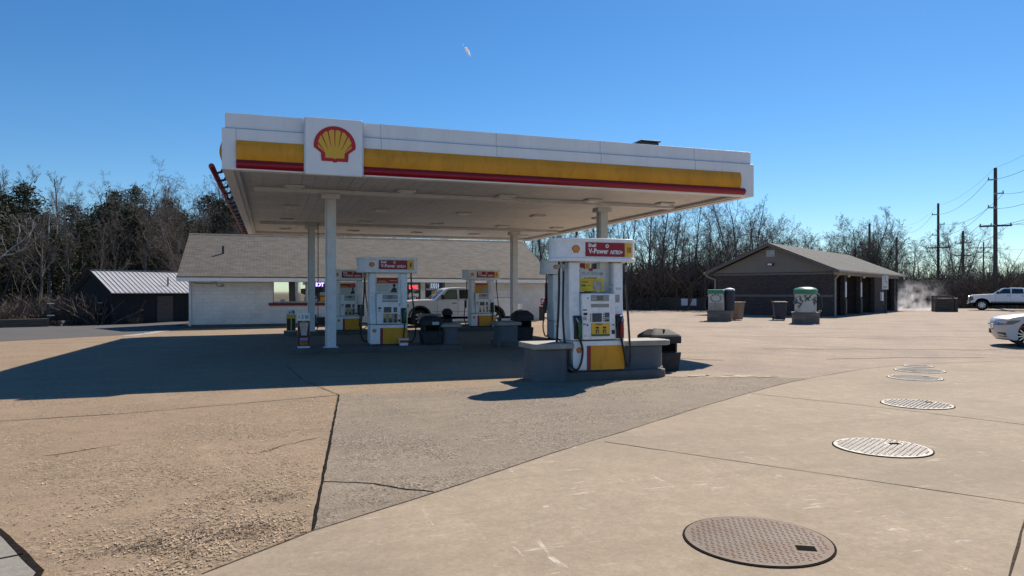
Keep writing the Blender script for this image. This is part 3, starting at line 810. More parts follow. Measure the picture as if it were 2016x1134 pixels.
    obj('number_panel', patch(MB(), .512, .70, 2.095, 2.352, .004), M_yelemb, tp, normals=False)
    fn = lambda q: Vector((q.x, -topper_front(q.x)-.007+min(0,q.y), q.z))
    text('lettering', 'Shell', .085, M_signwhite, tp, (-.155,0,2.295), bold=.0035, fn=fn, extrude=0)
    text('lettering', 'V-Power', .125, M_signwhite, tp, (-.03,0,2.19), bold=.004, width=.40, fn=fn, extrude=0)
    text('lettering', 'NiTRO+', .095, M_signwhite, tp, (.335,0,2.175), bold=.004, width=.255, shear=.25, fn=fn, extrude=0)
    if num: text('number', num, .155 if len(num) == 1 else .14, M_red, tp, (.605 if len(num) == 1 else .60,0,2.22), bold=.006, fn=fn, extrude=0, squash=.8)
    ring = MB()
    rp = [(math.cos(R(a)),math.sin(R(a))) for a in range(0,361,20)]
    ring.add([(.145+.034*c,0,2.29+.034*s_) for c, s_ in rp]+[(.145+.018*c,0,2.29+.018*s_) for c, s_ in rp], [(k,k+1,len(rp)+k+1,len(rp)+k) for k in range(len(rp)-1)])
    ring.v = [tuple(fn(Vector(p))) for p in ring.v]
    obj('badge', ring, M_signwhite, tp, normals=False)
    emblem(tp, (-.475,0,2.225), .155, (M_redbright,M_orange), lambda q: Vector((q.x, -topper_front(q.x)-.004+min(0,q.y), q.z)), False, 'topper_emblem')
    # hoses
    if style == 'screen':
        hose(t, [(-.64,-.16,2.0),(-.65,-.16,1.5),(-.66,-.18,.9),(-.62,-.26,.28),(-.50,-.36,.05),(-.40,-.37,.16),(-.36,-.365,.42),(-.425,-.35,.64)])
        hose(t, [(-.70,-.08,2.0),(-.70,-.08,1.4),(-.71,-.02,.7),(-.68,.1,.2),(-.5,.33,.08),(-.42,.36,.3),(-.42,.33,.6)])
        hose(t, [(.62,-.16,2.0),(.63,-.16,1.5),(.65,-.2,.9),(.655,-.26,.3),(.60,-.33,.10),(.52,-.36,.16),(.46,-.37,.4),(.415,-.35,.64)])
        obj('rear_boot', MB().box(.50,.66,.20,.30,.62,1.16), M_blackpl, t, bevel=.01)
        obj('rear_boot_label', MB().box(.52,.64,.195,.1995,.98,1.03).box(.52,.64,.195,.1995,1.06,1.10), M_yelemb, t)
        obj('rear_boot_card', MB().box(.54,.64,.195,.1995,.72,.88), M_red, t)
    else:
        hose(t, [(.64,-.16,2.0),(.66,-.17,1.5),(.72,-.18,.95),(.77,-.18,.45),(.70,-.22,.14),(.52,-.33,.06),(.40,-.37,.2),(.415,-.36,.45),(.43,-.35,.64)])
        hose(t, [(-.62,.05,2.0),(-.64,.05,1.4),(-.70,.05,.8),(-.74,.05,.4),(-.66,.1,.12),(-.5,.3,.1),(-.42,.36,.35),(-.42,.34,.62)])
        obj('rear_boot', MB().box(-.72,-.64,-.02,.12,.80,1.12), M_blackpl, t, bevel=.012)
    return t
pump('10', 5.655, 11.98, 'closest fuel pump, numbered 10, with a dark screen and yellow grade panel', 'screen')
pump('8', 3.08, 19.92, 'shaded fuel pump numbered 8 beside the front left canopy column', 'grade')
pump('', 8.68, 20.3, 'fuel pump half hidden behind the left edge of the closest pump', 'grade')
pump('', 2.92, 29.0, 'rear left fuel pump partly hidden between the column and pump 8', 'grade')
pump('3', 8.55, 29.25, 'rear fuel pump with a yellow poster, standing in front of the white pickup', 'grade')
# ================================================================ FORECOURT FURNITURE
BG = 'dark plastic waste bins on the forecourt'
def waste_bin(x, y, label, h=.84, w=.70, paper=False, dz=0, rz=0):
    g = gh(x,y)+dz; k = h/.84; a = w/2
    t = thing('waste_bin', label, 'waste bin', (x,y,g), rz, BG)
    obj('body', MB().taper(rrect(-a*.86,a*.86,-a*.8,a*.8,.06), rrect(-a*.98,a*.98,-a*.9,a*.9,.07), 0, .38*k).prism(rrect(-a*.80,a*.80,-a*.72,a*.72,.05),'z',.38*k,.56*k), M_binplastic, t, bevel=.02, smooth=40)
    o = rrect(-a,a,-a*.92,a*.92,.09); i1 = rrect(-a*.92,a*.92,-a*.84,a*.84,.09); i2 = rrect(-a*.52,a*.52,-a*.46,a*.46,.07)
    hd = MB().prism(o,'z',.56*k,.70*k).taper(o, i1, .701*k, .735*k).taper(i1, i2, .735*k, .835*k)
    for s in (-.3,0,.3): hd.box(a*s-.012,a*s+.012,-a*.60,a*.60,.79*k,.842*k) if abs(s) < .2 else None
    obj('hood', hd, M_binplastic, t, bevel=.015, smooth=30)
    obj('opening', MB().box(-a*.62,a*.62,-a*.735,-a*.725,.40*k,.545*k), M_dark, t)
    if paper: obj('notice', MB().box(-.02,.17,-a*.93-.006,-a*.93-.002,.575*k,.66*k), pm('paper_notice', (.5,.55,.6), .7, var=.08), t)
    return t
waste_bin(7.56,12.8,'dark bin with a sloped lid right of the closest pump, behind its stub wall', .84, .72)
waste_bin(4.28,19.72,'dark bin with a pale paper notice, right of the pump numbered 8', .80, .62, True, .15)
waste_bin(7.32,20.55,'dark domed bin behind the stub wall, left of the half hidden pump', .95, .62, dz=.10)
waste_bin(7.0,29.05,'narrow dark bin in front of the white pickup beside the rear right pump', .80, .42, dz=.15)

def price_stand(x, y, w, h, label, kind, dz=.15):
    g = gh(x,y)+dz
    t = thing('price_stand', label, 'price stand', (x,y,g), 0, 'price stands at the island ends')
    a = w/2
    obj('base', MB().box(-a*1.05,a*1.05,-.16,.16,0,.045), M_white, t, bevel=.008)
    mt = {'dark': pm('stand_dark_red', (.10,.012,.014), .5), 'yel': M_blackpl, 'pale': M_cap}[kind]
    obj('box', MB().box(-a,a,-.13,.13,.046,h*.77), mt, t, bevel=.012)
    top = obj('price_card', MB().box(-a*1.12,a*1.0,-.14,-.128,h*.78,h).box(-a*.1,a*.1,-.127,-.10,h*.70,h*.95), M_signwhite, t)
    if kind == 'dark':
        obj('frame_strip', MB().box(-a-.012,-a-.001,-.132,.0,h*.36,h*.77).box(a+.001,a+.012,-.132,0,h*.36,h*.77), M_yellow, t)
        obj('cup_picture', MB().prism([(-a*.78,h*.73),(a*.80,h*.73),(a*.50,h*.36),(-a*.45,h*.36)],'y',-.1305,-.135), pm('cup_picture', (.5,.43,.38), .5, var=.25, scale=9), t)
        obj('yellow_blocks', MB().box(-a*.5,a*.4,-.1305,-.136,h*.70,h*.75), M_yellow, t)
        obj('banner', MB().box(-a*.7,a*.7,-.1305,-.134,h*.215,h*.29), pm('banner_violet', (.30,.27,.52), .5, var=.3, scale=30), t)
        tx = MB()
        for k in range(3):
            for j in range(5): tx.box(-a*.7+j*a*.28, -a*.7+j*a*.28+a*.2*(1 if (j+k) % 3 else .7), -.1305, -.134, h*(.075+.045*k), h*(.105+.045*k))
        obj('text_rows', tx, M_yellow, t)
        text('number', '2', .125, M_trimblack, top, (-.03,-.1405,h*.89), bold=.003, squash=.8)
        text('number', '03', .125, M_trimblack, top, (.075,-.1405,h*.885), bold=.003, squash=.7)
        obj('mark', MB().box(-.125,-.105,-.1435,-.1405,h*.87,h*.915), M_trimblack, top)
    elif kind == 'yel':
        obj('yellow_cross', MB().box(-a*.95,a*.95,-.1305,-.134,h*.60,h*.76).box(-a*.12,a*.16,-.1305,-.1345,.05,h*.6).box(-a-.012,-a-.001,-.132,0,.05,h*.77).box(a+.001,a+.012,-.132,0,.05,h*.77), M_yelemb, t)
        obj('marks', MB().box(-a*.5,-a*.2,-.144,-.1405,h*.83,h*.92).box(a*.1,a*.3,-.144,-.1405,h*.83,h*.97).box(a*.45,a*.75,-.144,-.1405,h*.82,h*.97), M_trimblack, top)
    else:
        obj('picture', MB().box(-a*.8,a*.8,-.1305,-.134,h*.40,h*.74), pm('drink_picture', (.42,.40,.16), .5, var=.5, scale=14), t)
        obj('lower_picture', MB().box(-a*.8,a*.8,-.1305,-.134,h*.08,h*.38), M_red, t)
    return t
price_stand(.80,19.45,.29,.92,'white topped price stand with a cup picture, left of the front left column', 'dark')
price_stand(.72,29.0,.32,.86,'yellow and black stand at the rear left island end', 'yel')
price_stand(10.25,29.1,.20,.95,'slim stand with drink pictures at the right end of the rear island', 'pale')

def bucket(x, y, label, s=1.):
    t = thing('washer_bucket', label, 'bucket', (x,y,gh(x,y)+.15), 0, 'red and white windscreen washer buckets')
    q = rrect(-.11*s,.11*s,-.09*s,.09*s,.02); p = rrect(-.125*s,.125*s,-.10*s,.10*s,.02)
    obj('tub', MB().taper(q, p, 0, .17*s).prism(rrect(-.135*s,.135*s,-.11*s,.11*s,.02),'z',.1701*s,.19*s), M_white, t, bevel=.006)
    obj('label_band', MB().box(-.118*s,.118*s,-.1025*s,-.0975*s,.075*s,.145*s), M_red, t)
bucket(3.44,19.36,'small red and white bucket at the foot of the pump numbered 8')
bucket(9.0,28.75,'small red and white bucket at the foot of the rear pump with the yellow poster', .8)

t = thing('sign_holder', 'red and white sign on a black post box against the white shop wall, far right', 'sign', (14.45,37.2,gh(14.45,37.2)))
obj('post_box', MB().box(-.14,.14,-.1,.1,0,.80), M_blackpl, t, bevel=.02)
obj('sign_face', MB().box(-.17,.17,-.125,-.105,.80,1.28), M_signwhite, t)
obj('red_face', MB().box(-.14,.14,-.129,-.1255,.83,.96).box(-.14,.14,-.129,-.1255,.99,1.24), M_red, t)
obj('arrow_mark', MB().box(-.07,-.02,-.132,-.1295,1.03,1.16).box(.01,.06,-.132,-.1295,1.08,1.20).box(-.02,.03,-.132,-.1295,1.03,1.06), M_signwhite, t)

# ================================================================ SHOP
def shop():
    X0, X1, Y0, Y1 = -3.78, 14.9, 37.9, 48.1
    g = gh(5, 38)-.05; ZE = 2.48; ZR = 4.72
    t = thing('shop_building', 'low white painted block shop with a long grey shingle roof behind the canopy', 'shop', (X0,Y0,g))
    W, D = X1-X0, Y1-Y0; ze, zr = ZE-g, ZR-g
    wins = [(.06-X0,1.70-X0,1.07-g,2.27-g),(1.90-X0,2.95-X0,1.07-g,2.27-g),(6.72-X0,7.66-X0,1.0-g,2.26-g),(7.91-X0,9.01-X0,1.0-g,2.26-g)]
    w = MB(); th = .2
    xs = [0]+[v for q in wins for v in q[:2]]+[W]
    zlo = [q[2] for q in wins]; 
    for i in range(0, len(xs)-1, 2): w.box(xs[i], xs[i+1], 0, th, 0, ze)
    for q in wins: w.box(q[0],q[1],0,th,0,q[2]); w.box(q[0],q[1],0,th,q[3],ze)
    w.box(0,th,th,D,0,ze); w.box(W-th,W,th,D,0,ze); w.box(th,W-th,D-th,D,0,ze)
    for x0, x1 in ((0,th),(W-th,W)):
        w.prism([(0,ze),(D,ze),(D/2,zr-.06)], 'x', x0, x1)
    obj('wall', w, M_store, t)
    obj('footing', MB().box(-.02,W+.02,-.02,D+.02,-.3,.12), M_kerb, t)
    ov = .55; e = .05
    sl = (zr-ze)/(D/2); zo = ze-sl*ov
    r = MB()
    r.prism([(-ov,zo+.02),(D/2,zr+.02),(D+ov,zo+.02),(D+ov,zo+.12),(D/2,zr+.13),(-ov,zo+.12)], 'x', -.55, W+.45)
    rf = obj('roof', r, M_shingle, t)
    obj('ridge_cap', MB().prism([(D/2-.16,zr+.075),(D/2,zr+.135),(D/2+.16,zr+.075),(D/2,zr+.165)], 'x', -.56, W+.46), M_shingle, rf)
    obj('vent_pipe', MB().tube([(1.35,2.35,zr-.9-.5),(1.35,2.35,zr-.68)], .06, 10), M_blackpl, rf)
    obj('fascia_board', MB().box(-.56,W+.46,-ov-.02,-ov+.01,zo-.12,zo+.115), M_whiteclean, rf)
    obj('gutter_edge', MB().box(-.56,W+.46,-ov-.035,-ov-.021,zo+.07,zo+.125), M_shingle, rf)
    obj('soffit', MB().box(-.5,W+.4,-ov+.011,0-.002,zo-.11,zo-.09), M_cap, rf)
    obj('trim_line', MB().box(0,W,-.012,-.002,ze-.21,ze-.17), pm('brown_trim', (.20,.09,.06), .6), t)
    poster = pm('pale_poster', (.86,.88,.82), .6, var=.1, scale=2)
    dreflect = pm('reflection_shape_dark', (.05,.05,.055), .6, var=.5, scale=6)  # tone for the dark parts of the reflection painted on the left window
    for i, q in enumerate(wins):
        f = MB(); b = .05
        f.box(q[0],q[0]+b,.03,.10,q[2],q[3]); f.box(q[1]-b,q[1],.03,.10,q[2],q[3])
        f.box(q[0]+b,q[1]-b,.03,.10,q[2],q[2]+b); f.box(q[0]+b,q[1]-b,.03,.10,q[3]-b,q[3])
        if i in (2,): f.box(q[0]+b,q[1]-b,.04,.09,1.62-g,1.66-g)
        if i == 3: f.box(q[0]+b,q[1]-b,.04,.09,1.66-g,1.70-g)
        wo = obj('window', f, M_steel if i < 2 else M_trimblack, t)
        x0, x1 = q[0]+b, q[1]-b
        if i == 0:
            obj('pane', MB().box(x0,x1,.075,.08,q[2]+b,q[3]-b), M_mirror, wo)
            obj('painted_reflection_bar', MB().prism([(x0+.74,q[2]+.05),(x0+1.06,q[2]+.05),(x0+1.02,q[3]-b),(x0+.71,q[3]-b)],'y',.068,.0735), pm('reflection_bar_dark', (.05,.062,.055), .5, var=.2), wo)  # dark bar of the window's reflection, painted as a flat piece
            obj('painted_reflection_shape', MB().prism([(x1-.24,q[3]-.50),(x1,q[3]-.48),(x1,q[3]-.82),(x1-.22,q[3]-.74)],'y',.068,.0735).box(x1-.34,x1-.325,.058,.0615,q[2]+.05,q[3]-.1), dreflect, wo)  # more dark parts of the reflection, painted as flat pieces on the pane
        else:
            obj('pane', MB().box(x0,x1,.075,.08,q[2]+b,q[3]-b), M_winglass, wo)
        if i == 1:
            text('neon_letters', 'IDT', .26, emis('violet_neon', (.45,.35,1.), 2.2), wo, (x0+.42,.055,1.98-g), bold=.012)
            obj('goods', MB().box(x0+.45,x0+.75,.062,.07,1.13-g,1.36-g), M_yellow, wo)
            obj('goods', MB().box(x0+.05,x0+.3,.062,.07,1.13-g,1.25-g).box(x0+.42,x0+.75,.062,.07,1.42-g,1.6-g).box(x0+.02,x0+.25,.062,.07,1.32-g,1.4-g), M_sticker, wo)
        if i == 2:
            obj('sign_board', MB().box(x0+.25,x1-.08,.062,.07,1.72-g,2.06-g), M_sticker, wo)
            text('neon_letters', 'LIVE', .25, emis('red_neon', (1.,.05,.08), 1.6), wo, (x0+.50,.056,1.86-g), bold=.012)
            bd = obj('sign_board', MB().box(x0+.28,x1-.04,.062,.07,1.08-g,1.52-g), M_signwhite, wo)
            text('lettering', 'ATM', .27, pm('dark_red_letter', (.12,.02,.03), .5), bd, (x0+.56,.056,1.27-g), bold=.006)
        if i == 3:
            nb = MB(); rr = random.Random(5)
            for k in range(5): nb.tube([(x0+.28+k*.1,.058,1.80-g),(x0+.30+k*.1+rr.uniform(-.03,.03),.058,1.95-g),(x0+.29+k*.1,.058,2.08-g)], .012, 6)
            obj('neon_tubes', nb, emis('pale_blue_neon', (.55,.65,1.), .8), wo)
            obj('poster', MB().box(x0+.02,x0+.15,.062,.07,2.02-g,2.18-g).box(x0+.3,x0+.6,.062,.07,2.12-g,2.2-g), M_sticker, wo)
            obj('poster', MB().box(x0+.65,x0+.95,.062,.07,1.82-g,2.12-g), M_navy, wo)
            obj('poster', MB().box(x0+.32,x0+.52,.062,.07,1.3-g,1.64-g), M_orange, wo)
    obj('sill_band', MB().box(-.14-X0,3.0-X0,-.06,-.002,.91-g,1.055-g), pm('sill_maroon', (.16,.012,.02), .5, var=.1), t, bevel=.01)
    # services on the wall's left end
    obj('wall_lamp_box', MB().box(.22,.72,-.16,-.002,2.24-g,2.36-g), M_whiteclean, t, bevel=.01)
    obj('meter_box', MB().box(1.0,1.18,-.12,-.002,1.98-g,2.2-g), M_steel, t, bevel=.015)
    obj('conduit', MB().tube([(.12,-.03,2.13-g),(.2,-.03,2.03-g),(1.0,-.03,2.0-g)], .018, 8).tube([(1.18,-.03,2.02-g),(1.22,-.03,1.9-g),(1.42,-.03,1.86-g)], .016, 8), M_steel, t)
    obj('spot_lamp', MB().lathe([(.03,0),(.05,.04),(.08,.10),(.08,.12)], (1.46,-.05,1.86-g), 14), M_steel, t)
    obj('downpipe', MB().box(-.06,.03,-.08,-.002,.05,ze-.05), M_column, t)
    obj('wall_vent', MB().box(12.9,13.4,-.1,-.002,1.35-g,1.75-g), M_graypl, t, bevel=.01)
    obj('wall_light', MB().box(17.7,18.1,-.15,-.002,2.2-g,2.38-g), M_whiteclean, t, bevel=.01)
shop()
def shop_item(label, cat, name, x, fn, mt):
    t = obj(name, fn(MB()), mt, None, (x,37.55,gh(x,37.55)), bevel=.01); tag(t, label, cat)
shop_item('dark low bin against the white shop wall, left of the upright broom', 'bin', 'small_bin', 1.95, lambda m: m.taper(rrect(-.18,.18,-.15,.15,.04), rrect(-.22,.22,-.19,.19,.04), 0, .55), M_blackpl)
shop_item('slim broom leaning upright on the white shop wall', 'broom', 'broom', 2.75, lambda m: m.tube([(0,0,.2),(.02,.2,1.1)], .018, 6).box(-.16,.16,-.05,.05,.0,.22), M_blackpl)
shop_item('grey flat container beside the white shop wall', 'container', 'container', 2.4, lambda m: m.taper(rrect(-.16,.16,-.13,.13,.03), rrect(-.2,.2,-.16,.16,.03), 0, .42), M_binplastic)

# ================================================================ SHED, TIMBERS, POSTS AT LEFT
def shed():
    # eave corners measured on site: left (-9.8,51.9), right (-5.0,50.3)
    A = R(33.5)
    g = -.62
    t = thing('metal_roof_shed', 'dark wooden shed with a ribbed pale metal roof, left of the white shop', 'shed', (-9.8,51.93,g), A)
    L, D = 8.0, 6.5; ze, zr = 1.5-g, 3.02-g
    w = MB().box(0.05,L,.3,.45,0,ze+.1).box(0.05,.2,.45,D-.3,0,ze+.1).box(L-.15,L,.45,D-.3,0,ze+.1).box(.2,L-.15,D-.45,D-.3,0,ze+.1)
    w.prism([(.3,ze+.1),(D-.3,ze+.1),(D/2,zr-.08)], 'x', .05, .2)
    wl = obj('wall', w, M_shed, t)
    obj('door', MB().box(3.0,4.1,.27,.299,0,1.95), M_darkwood, wl)
    sl = (zr-ze)/(D/2)
    r = MB().prism([(0,ze),(D/2,zr),(D,ze),(D,ze+.05),(D/2,zr+.05),(0,ze+.05)], 'x', -.12, L+.1)
    k = -.1
    while k < L+.1:
        r.prism([(0,ze+.051),(D/2,zr+.051),(D/2,zr+.095),(0,ze+.095)], 'x', k, k+.05); k += .30
    obj('roof', r, M_metalroof, t)
    obj('barge_board', MB().prism([(0,ze-.1),(D/2,zr-.1),(D,ze-.1),(D,ze+.14),(D/2,zr+.14),(0,ze+.14)], 'x', -.16, -.122), M_shed, t)  # added dark board, covers the roof edge that would catch the sun
    obj('roof_vent', MB().tube([(4.1,1.0,ze+.5),(4.1,1.0,ze+1.15)], .05, 8), M_blackpl, t)
    obj('ridge_board', MB().box(-.13,L+.11,D/2-.1,D/2+.1,zr+.101,zr+.12), M_steel, t)
shed()
def timber(pts, label, courses=2, h=.17):
    a, b = Vector(pts[0]), Vector(pts[1]); L = (b-a).length; rz = math.atan2(b.y-a.y, b.x-a.x)
    g = min(gh(a.x,a.y), gh(b.x,b.y))
    t = thing('timber_kerb', label, 'timber edging', (a.x,a.y,g), rz, 'timber edgings along the old asphalt')
    r = random.Random(int(L*100))
    for k in range(courses):
        x = 0; segs = MB()
        while x < L-.05:
            x1 = min(L, x+2.4); segs.box(x+.004,x1-.004,-.09+r.uniform(-.02,.02),.10,k*h+.002-.05*(k==0),(k+1)*h-.002); x = x1
        obj('timber_course', segs, M_darkwood, t, bevel=.012)
    return t
timber([(-19.5,44.5),(-12.9,49.8)], 'dark stacked timber edging at the far left of the old asphalt', 3)
timber([(-12.5,50.6),(-11.7,54.2)], 'short dark timber edging between the two black posts', 2)
timber([(-11.1,54.6),(-8.2,53.9)], 'low timber edging running to the dark shed', 2, .2)
def black_post(x, y, label, h=1.5):
    g = gh(x,y)
    t = thing('marker_post', label, 'post', (x,y,g), .2, 'black posts with reflective bars')
    obj('post', MB().box(-.07,.07,-.07,.07,-.1,h), M_blackpl, t, bevel=.01)
    obj('reflective_bar', MB().box(-.05,.34,-.09,-.071,h-.06,h-.01), M_signwhite, t); obj('reflective_bar', MB().box(-.05,.34,-.09,-.071,h*.45,h*.45+.05), M_signwhite, t)
black_post(-13.1,50.6,'black post with pale reflective bars by the long timber edging', 1.45)
black_post(-10.95,53.4,'black post with pale reflective bars nearest the dark shed', 1.45)
p_ = tag(obj('leaning_post', MB().tube([(0,0,-.1),(-.06,0,.6),(-.16,.02,1.55),(-.15,.02,1.6),(-.05,.02,1.66)], .045, 8), M_whiteclean, None, (-9.6,52.5,gh(-9.6,52.5)), smooth=50), 'thin white post leaning left in front of the dark shed', 'post')

# ================================================================ CAR WASH
def carwash():
    A = math.atan2(47.54-36.29, 52.75-34.59)                            # long axis
    t = thing('car_wash', 'brown brick car wash with a beige gable and open wash bays, right of the pumps', 'car wash', (34.59,36.29,0), A)
    # local: x along the building, y across (to the left), eave corner at the origin
    L, Wd = 20.8, 9.1; ze, zr = 3.0, 4.9; ov = .45
    y0, y1 = ov, Wd-ov; x0, x1 = .55, L-.5
    w = MB()
    w.box(x0,x0+.22,y0,y1,0,2.95)
    w.box(x0+.22,x1,y1-.22,y1,0,2.95); w.box(x1-.22,x1,y0,y1-.22,0,2.95)
    piers = [(x0+.22,1.3),(3.2,3.75),(7.4,7.95),(11.8,16.0),(18.9,19.45)]
    for a, b in piers: w.box(a,b,y0,y0+.3,0,2.75)
    for a, b in piers[1:]: w.box(a+.15,b-.15,y0+.3,y1-.22,0,2.75)
    wl = obj('wall', w, M_brick, t)
    obj('band_course', MB().box(x0-.012,x0-.002,y0,y1,1.28,1.42).box(x0-.012,x0-.002,y0,y1,2.78,2.9), pm('pale_brick_band', (.17,.145,.14), .85, var=.2, scale=9), wl)
    obj('lintel', MB().box(x0,x1+.2,y0-.02,y0+.3,2.751,2.95), M_cap, t)
    obj('gable', MB().prism([(y0-.1,2.951),(y1+.1,2.951),(Wd/2,zr-.12)], 'x', x1-.2, x1-.02), M_cap, t)
    gm = MB().prism([(y0-.1,2.951),(y1+.1,2.951),(Wd/2,zr-.12)], 'x', x0+.02, x0+.2)
    gb = obj('gable', gm, pm('beige_siding', (.215,.19,.163), .7, var=.08, scale=1.5, dirt=(.17,.15,.13), dfac=.5), t)
    sd = MB()
    for k in range(12):
        z = 3.0+k*.15; hw = (zr-.12-z)/(zr-.12-2.951)*(Wd/2-.4)
        if hw > .1: sd.box(x0+.006,x0+.019,Wd/2-hw,Wd/2+hw,z,z+.012)
    obj('siding_line', sd, pm('siding_shadow_line', (.16,.14,.12), .8), gb)
    obj('louvre', MB().box(x0-.02,x0+.019,Wd/2-.3,Wd/2+.3,4.05,4.5), M_steel, gb)
    la = obj('flood_lamp', MB().box(x0-.18,x0+.019,Wd/2-.22,Wd/2+.22,3.42,3.6), M_blackpl, gb, bevel=.02)
    obj('lamp_lens', MB().box(x0-.186,x0-.181,Wd/2-.13,Wd/2+.15,3.45,3.57), M_lens, la)
    r = MB().prism([(0,ze-.05),(Wd/2,zr-.02),(Wd,ze-.05),(Wd,ze+.05),(Wd/2,zr+.09),(0,ze+.05)], 'x', 0, L)
    rf = obj('roof', r, M_shingle2, t)
    obj('barge_board', MB().prism([(0,ze-.18),(Wd/2,zr-.15),(Wd,ze-.18),(Wd,ze+.052),(Wd/2,zr+.092),(0,ze+.052)], 'x', -.035, -.002), pm('barge_brown', (.13,.115,.10), .7), rf)
    obj('gutter', MB().box(-.03,L,-.11,-.002,ze-.10,ze+.02).box(-.03,L,Wd+.002,Wd+.11,ze-.10,ze+.02), M_cap, rf, bevel=.02)
    dp = M_cap
    obj('downpipe', MB().tube([(.2,-.05,ze-.1),(.35,.12,ze-.35),(x0+.1,y0-.07,ze-.55),(x0+.1,y0-.07,0)], .05, 8), dp, t, smooth=50)
    obj('downpipe', MB().tube([(.1,Wd+.05,ze-.1),(.3,Wd-.1,ze-.3),(x0-.07,y1-.12,ze-.5),(x0-.07,y1-.12,0)], .05, 8), dp, t, smooth=50)
    for a, b in piers[1:3]:
        obj('pier_board', MB().box(a+.12,b-.12,y0-.03,y0-.002,1.25,2.3), M_whiteclean, t)
        obj('pier_lamp', MB().lathe([(.02,0),(.10,.05),(.10,.12),(.03,.16)], ((a+b)/2+.3,y0-.12,2.62), 12), M_lens, t)
    obj('pay_box', MB().box(13.6,14.1,y0-.16,y0-.002,.9,1.6), M_whiteclean, t, bevel=.02); obj('pay_box', MB().box(14.5,14.9,y0-.12,y0-.002,.6,1.5), M_cap, t, bevel=.02)
    obj('bay_hose_rack', MB().box(3.3,3.65,y0-.05,y0-.002,0.1,1.1).box(7.5,7.85,y0-.05,y0-.002,.1,1.1), M_blackpl, t)
    obj('floor_slab', MB().box(x0+.22,x1,y0+.3,y1-.22,-.1,.03), M_kerb, t)
carwash()
t = thing('bay_sign', 'white sign on a dark post in front of the car wash bays', 'sign', (45.25,42.72,0), R(-36))
obj('post', MB().box(-.06,.06,-.06,.06,0,1.9), M_blackpl, t)
sb = obj('sign_face', MB().box(-.22,.22,-.085,-.062,1.8,2.87), M_signwhite, t)
obj('sign_mark', MB().lathe([(.03,-.092),(.045,-.092),(.045,-.087),(.03,-.087)], (0,0,2.72), 12, ax='y').box(-.02,.02,-.092,-.086,2.42,2.66).box(-.02,.10,-.092,-.086,2.40,2.44).box(.10,.13,-.092,-.086,2.26,2.44).box(-.15,.15,-.092,-.086,1.92,1.96).box(-.15,.15,-.092,-.086,2.02,2.05), M_steel, sb)

# ---- vacuums
def vacuum(x, y, rz, label, kind):
    t = thing('vacuum_station', label, 'vacuum station', (x,y,0), rz)
    obj('pedestal', MB().prism(rrect(-.65,.65,-.45,.45,.08),'z',-.1,.52).prism(rrect(-.68,.68,-.48,.48,.08),'z',.521,.58), M_brickped, t, bevel=.015)
    mural = pm('pale_vacuum_cabinet', (.50,.52,.50), .5, var=.10, scale=3, dirt=(.2,.2,.19), dfac=.4)
    if kind == 'emblem':
        cab = obj('cabinet', MB().box(-.58,.22,-.36,.36,.58,1.52), mural, t, bevel=.02)
        obj('coin_door', MB().box(-.54,.18,-.366,-.361,.62,1.0), M_cap, cab)
        ring = MB()
        for k in range(11):
            a = k*math.pi*2/11; ring.box(-.18+.27*math.cos(a)-.05,-.18+.27*math.cos(a)+.05,-.368,-.361,1.26+.2*math.sin(a)-.035,1.26+.2*math.sin(a)+.035)
        obj('ring_graphic', ring, pm('graphic_blue_grey', (.09,.11,.17), .6, var=.3, scale=20), cab)
        obj('green_top', MB().prism(rrect(-.64,.28,-.42,.42,.08),'z',1.521,1.74), M_greendome, t, bevel=.04)
        obj('drum', MB().lathe([(.28,.58),(.28,1.62),(.30,1.63),(.30,1.70),(.24,1.76),(.1,1.80)], (.52,.05,0), 20), M_navy, t, smooth=40)
        obj('drum_lid', MB().lathe([(.302,1.705),(.25,1.78),(.1,1.82),(.0,1.83)], (.52,.05,0), 20, cap=False), M_whiteclean, t, smooth=40)
        hs = [(-.60,-.1,1.3),(-.72,-.2,1.2),(-.76,-.2,.8),(-.70,-.15,.62)]
    else:
        prof = [(.50,.58),(.50,1.40),(.53,1.46)]
        cab = obj('cabinet', MB().lathe([(.52,.58),(.52,1.52)], (0,0,0), 28), mural, t, smooth=40)
        obj('green_top', MB().lathe([(.57,1.5),(.58,1.54),(.57,1.72),(.48,1.80),(.25,1.85),(0,1.86)], (0,0,0), 28), M_greendome, t, smooth=40)
        sq = MB(); rr = random.Random(3)
        for k in range(7):
            pts = []
            a0 = R(-150+k*20+rr.uniform(-6,6)); z0 = rr.uniform(.75,1.2)
            for q in range(6):
                a = a0+rr.uniform(-.14,.14)+q*.05*rr.choice((-1,1)); pts.append((.53*math.cos(a),.53*math.sin(a),z0+q*.07+rr.uniform(-.03,.03)))
            sq.tube(pts, [.01,.035,.045,.04,.03,.012], 6)
        obj('swirl_graphic', sq, pm('swirl_dark_green', (.06,.09,.07), .6, var=.3), cab)
        obj('gauge_box', MB().box(-.60,-.42,-.36,-.18,1.0,1.16), pm('teal_box', (.03,.10,.14), .4), t)
        obj('hose_rack', MB().box(.5,.66,-.1,.1,1.42,1.52), M_steel, t)
        hs = [(.55,-.1,1.48),(.72,-.15,1.3),(.78,-.2,.9),(.68,-.2,.68),(.60,-.15,.9),(.70,-.1,1.2)]
    obj('hose', MB().tube(hs, .035, 8), M_blackpl, t, smooth=60)
    obj('hose_hook', MB().box(-.66,-.581,-.15,.15,1.36,1.42) if kind == 'emblem' else MB().box(.60,.75,-.2,-.1,.62,.68), M_steel, t)
vacuum(23.55,33.4,R(-38),'green topped vacuum station with a round emblem and a dark drum beside the tan cart','emblem')
vacuum(25.85,29.35,R(-40),'round vacuum station with a domed green top and swirling graphics','swirl')
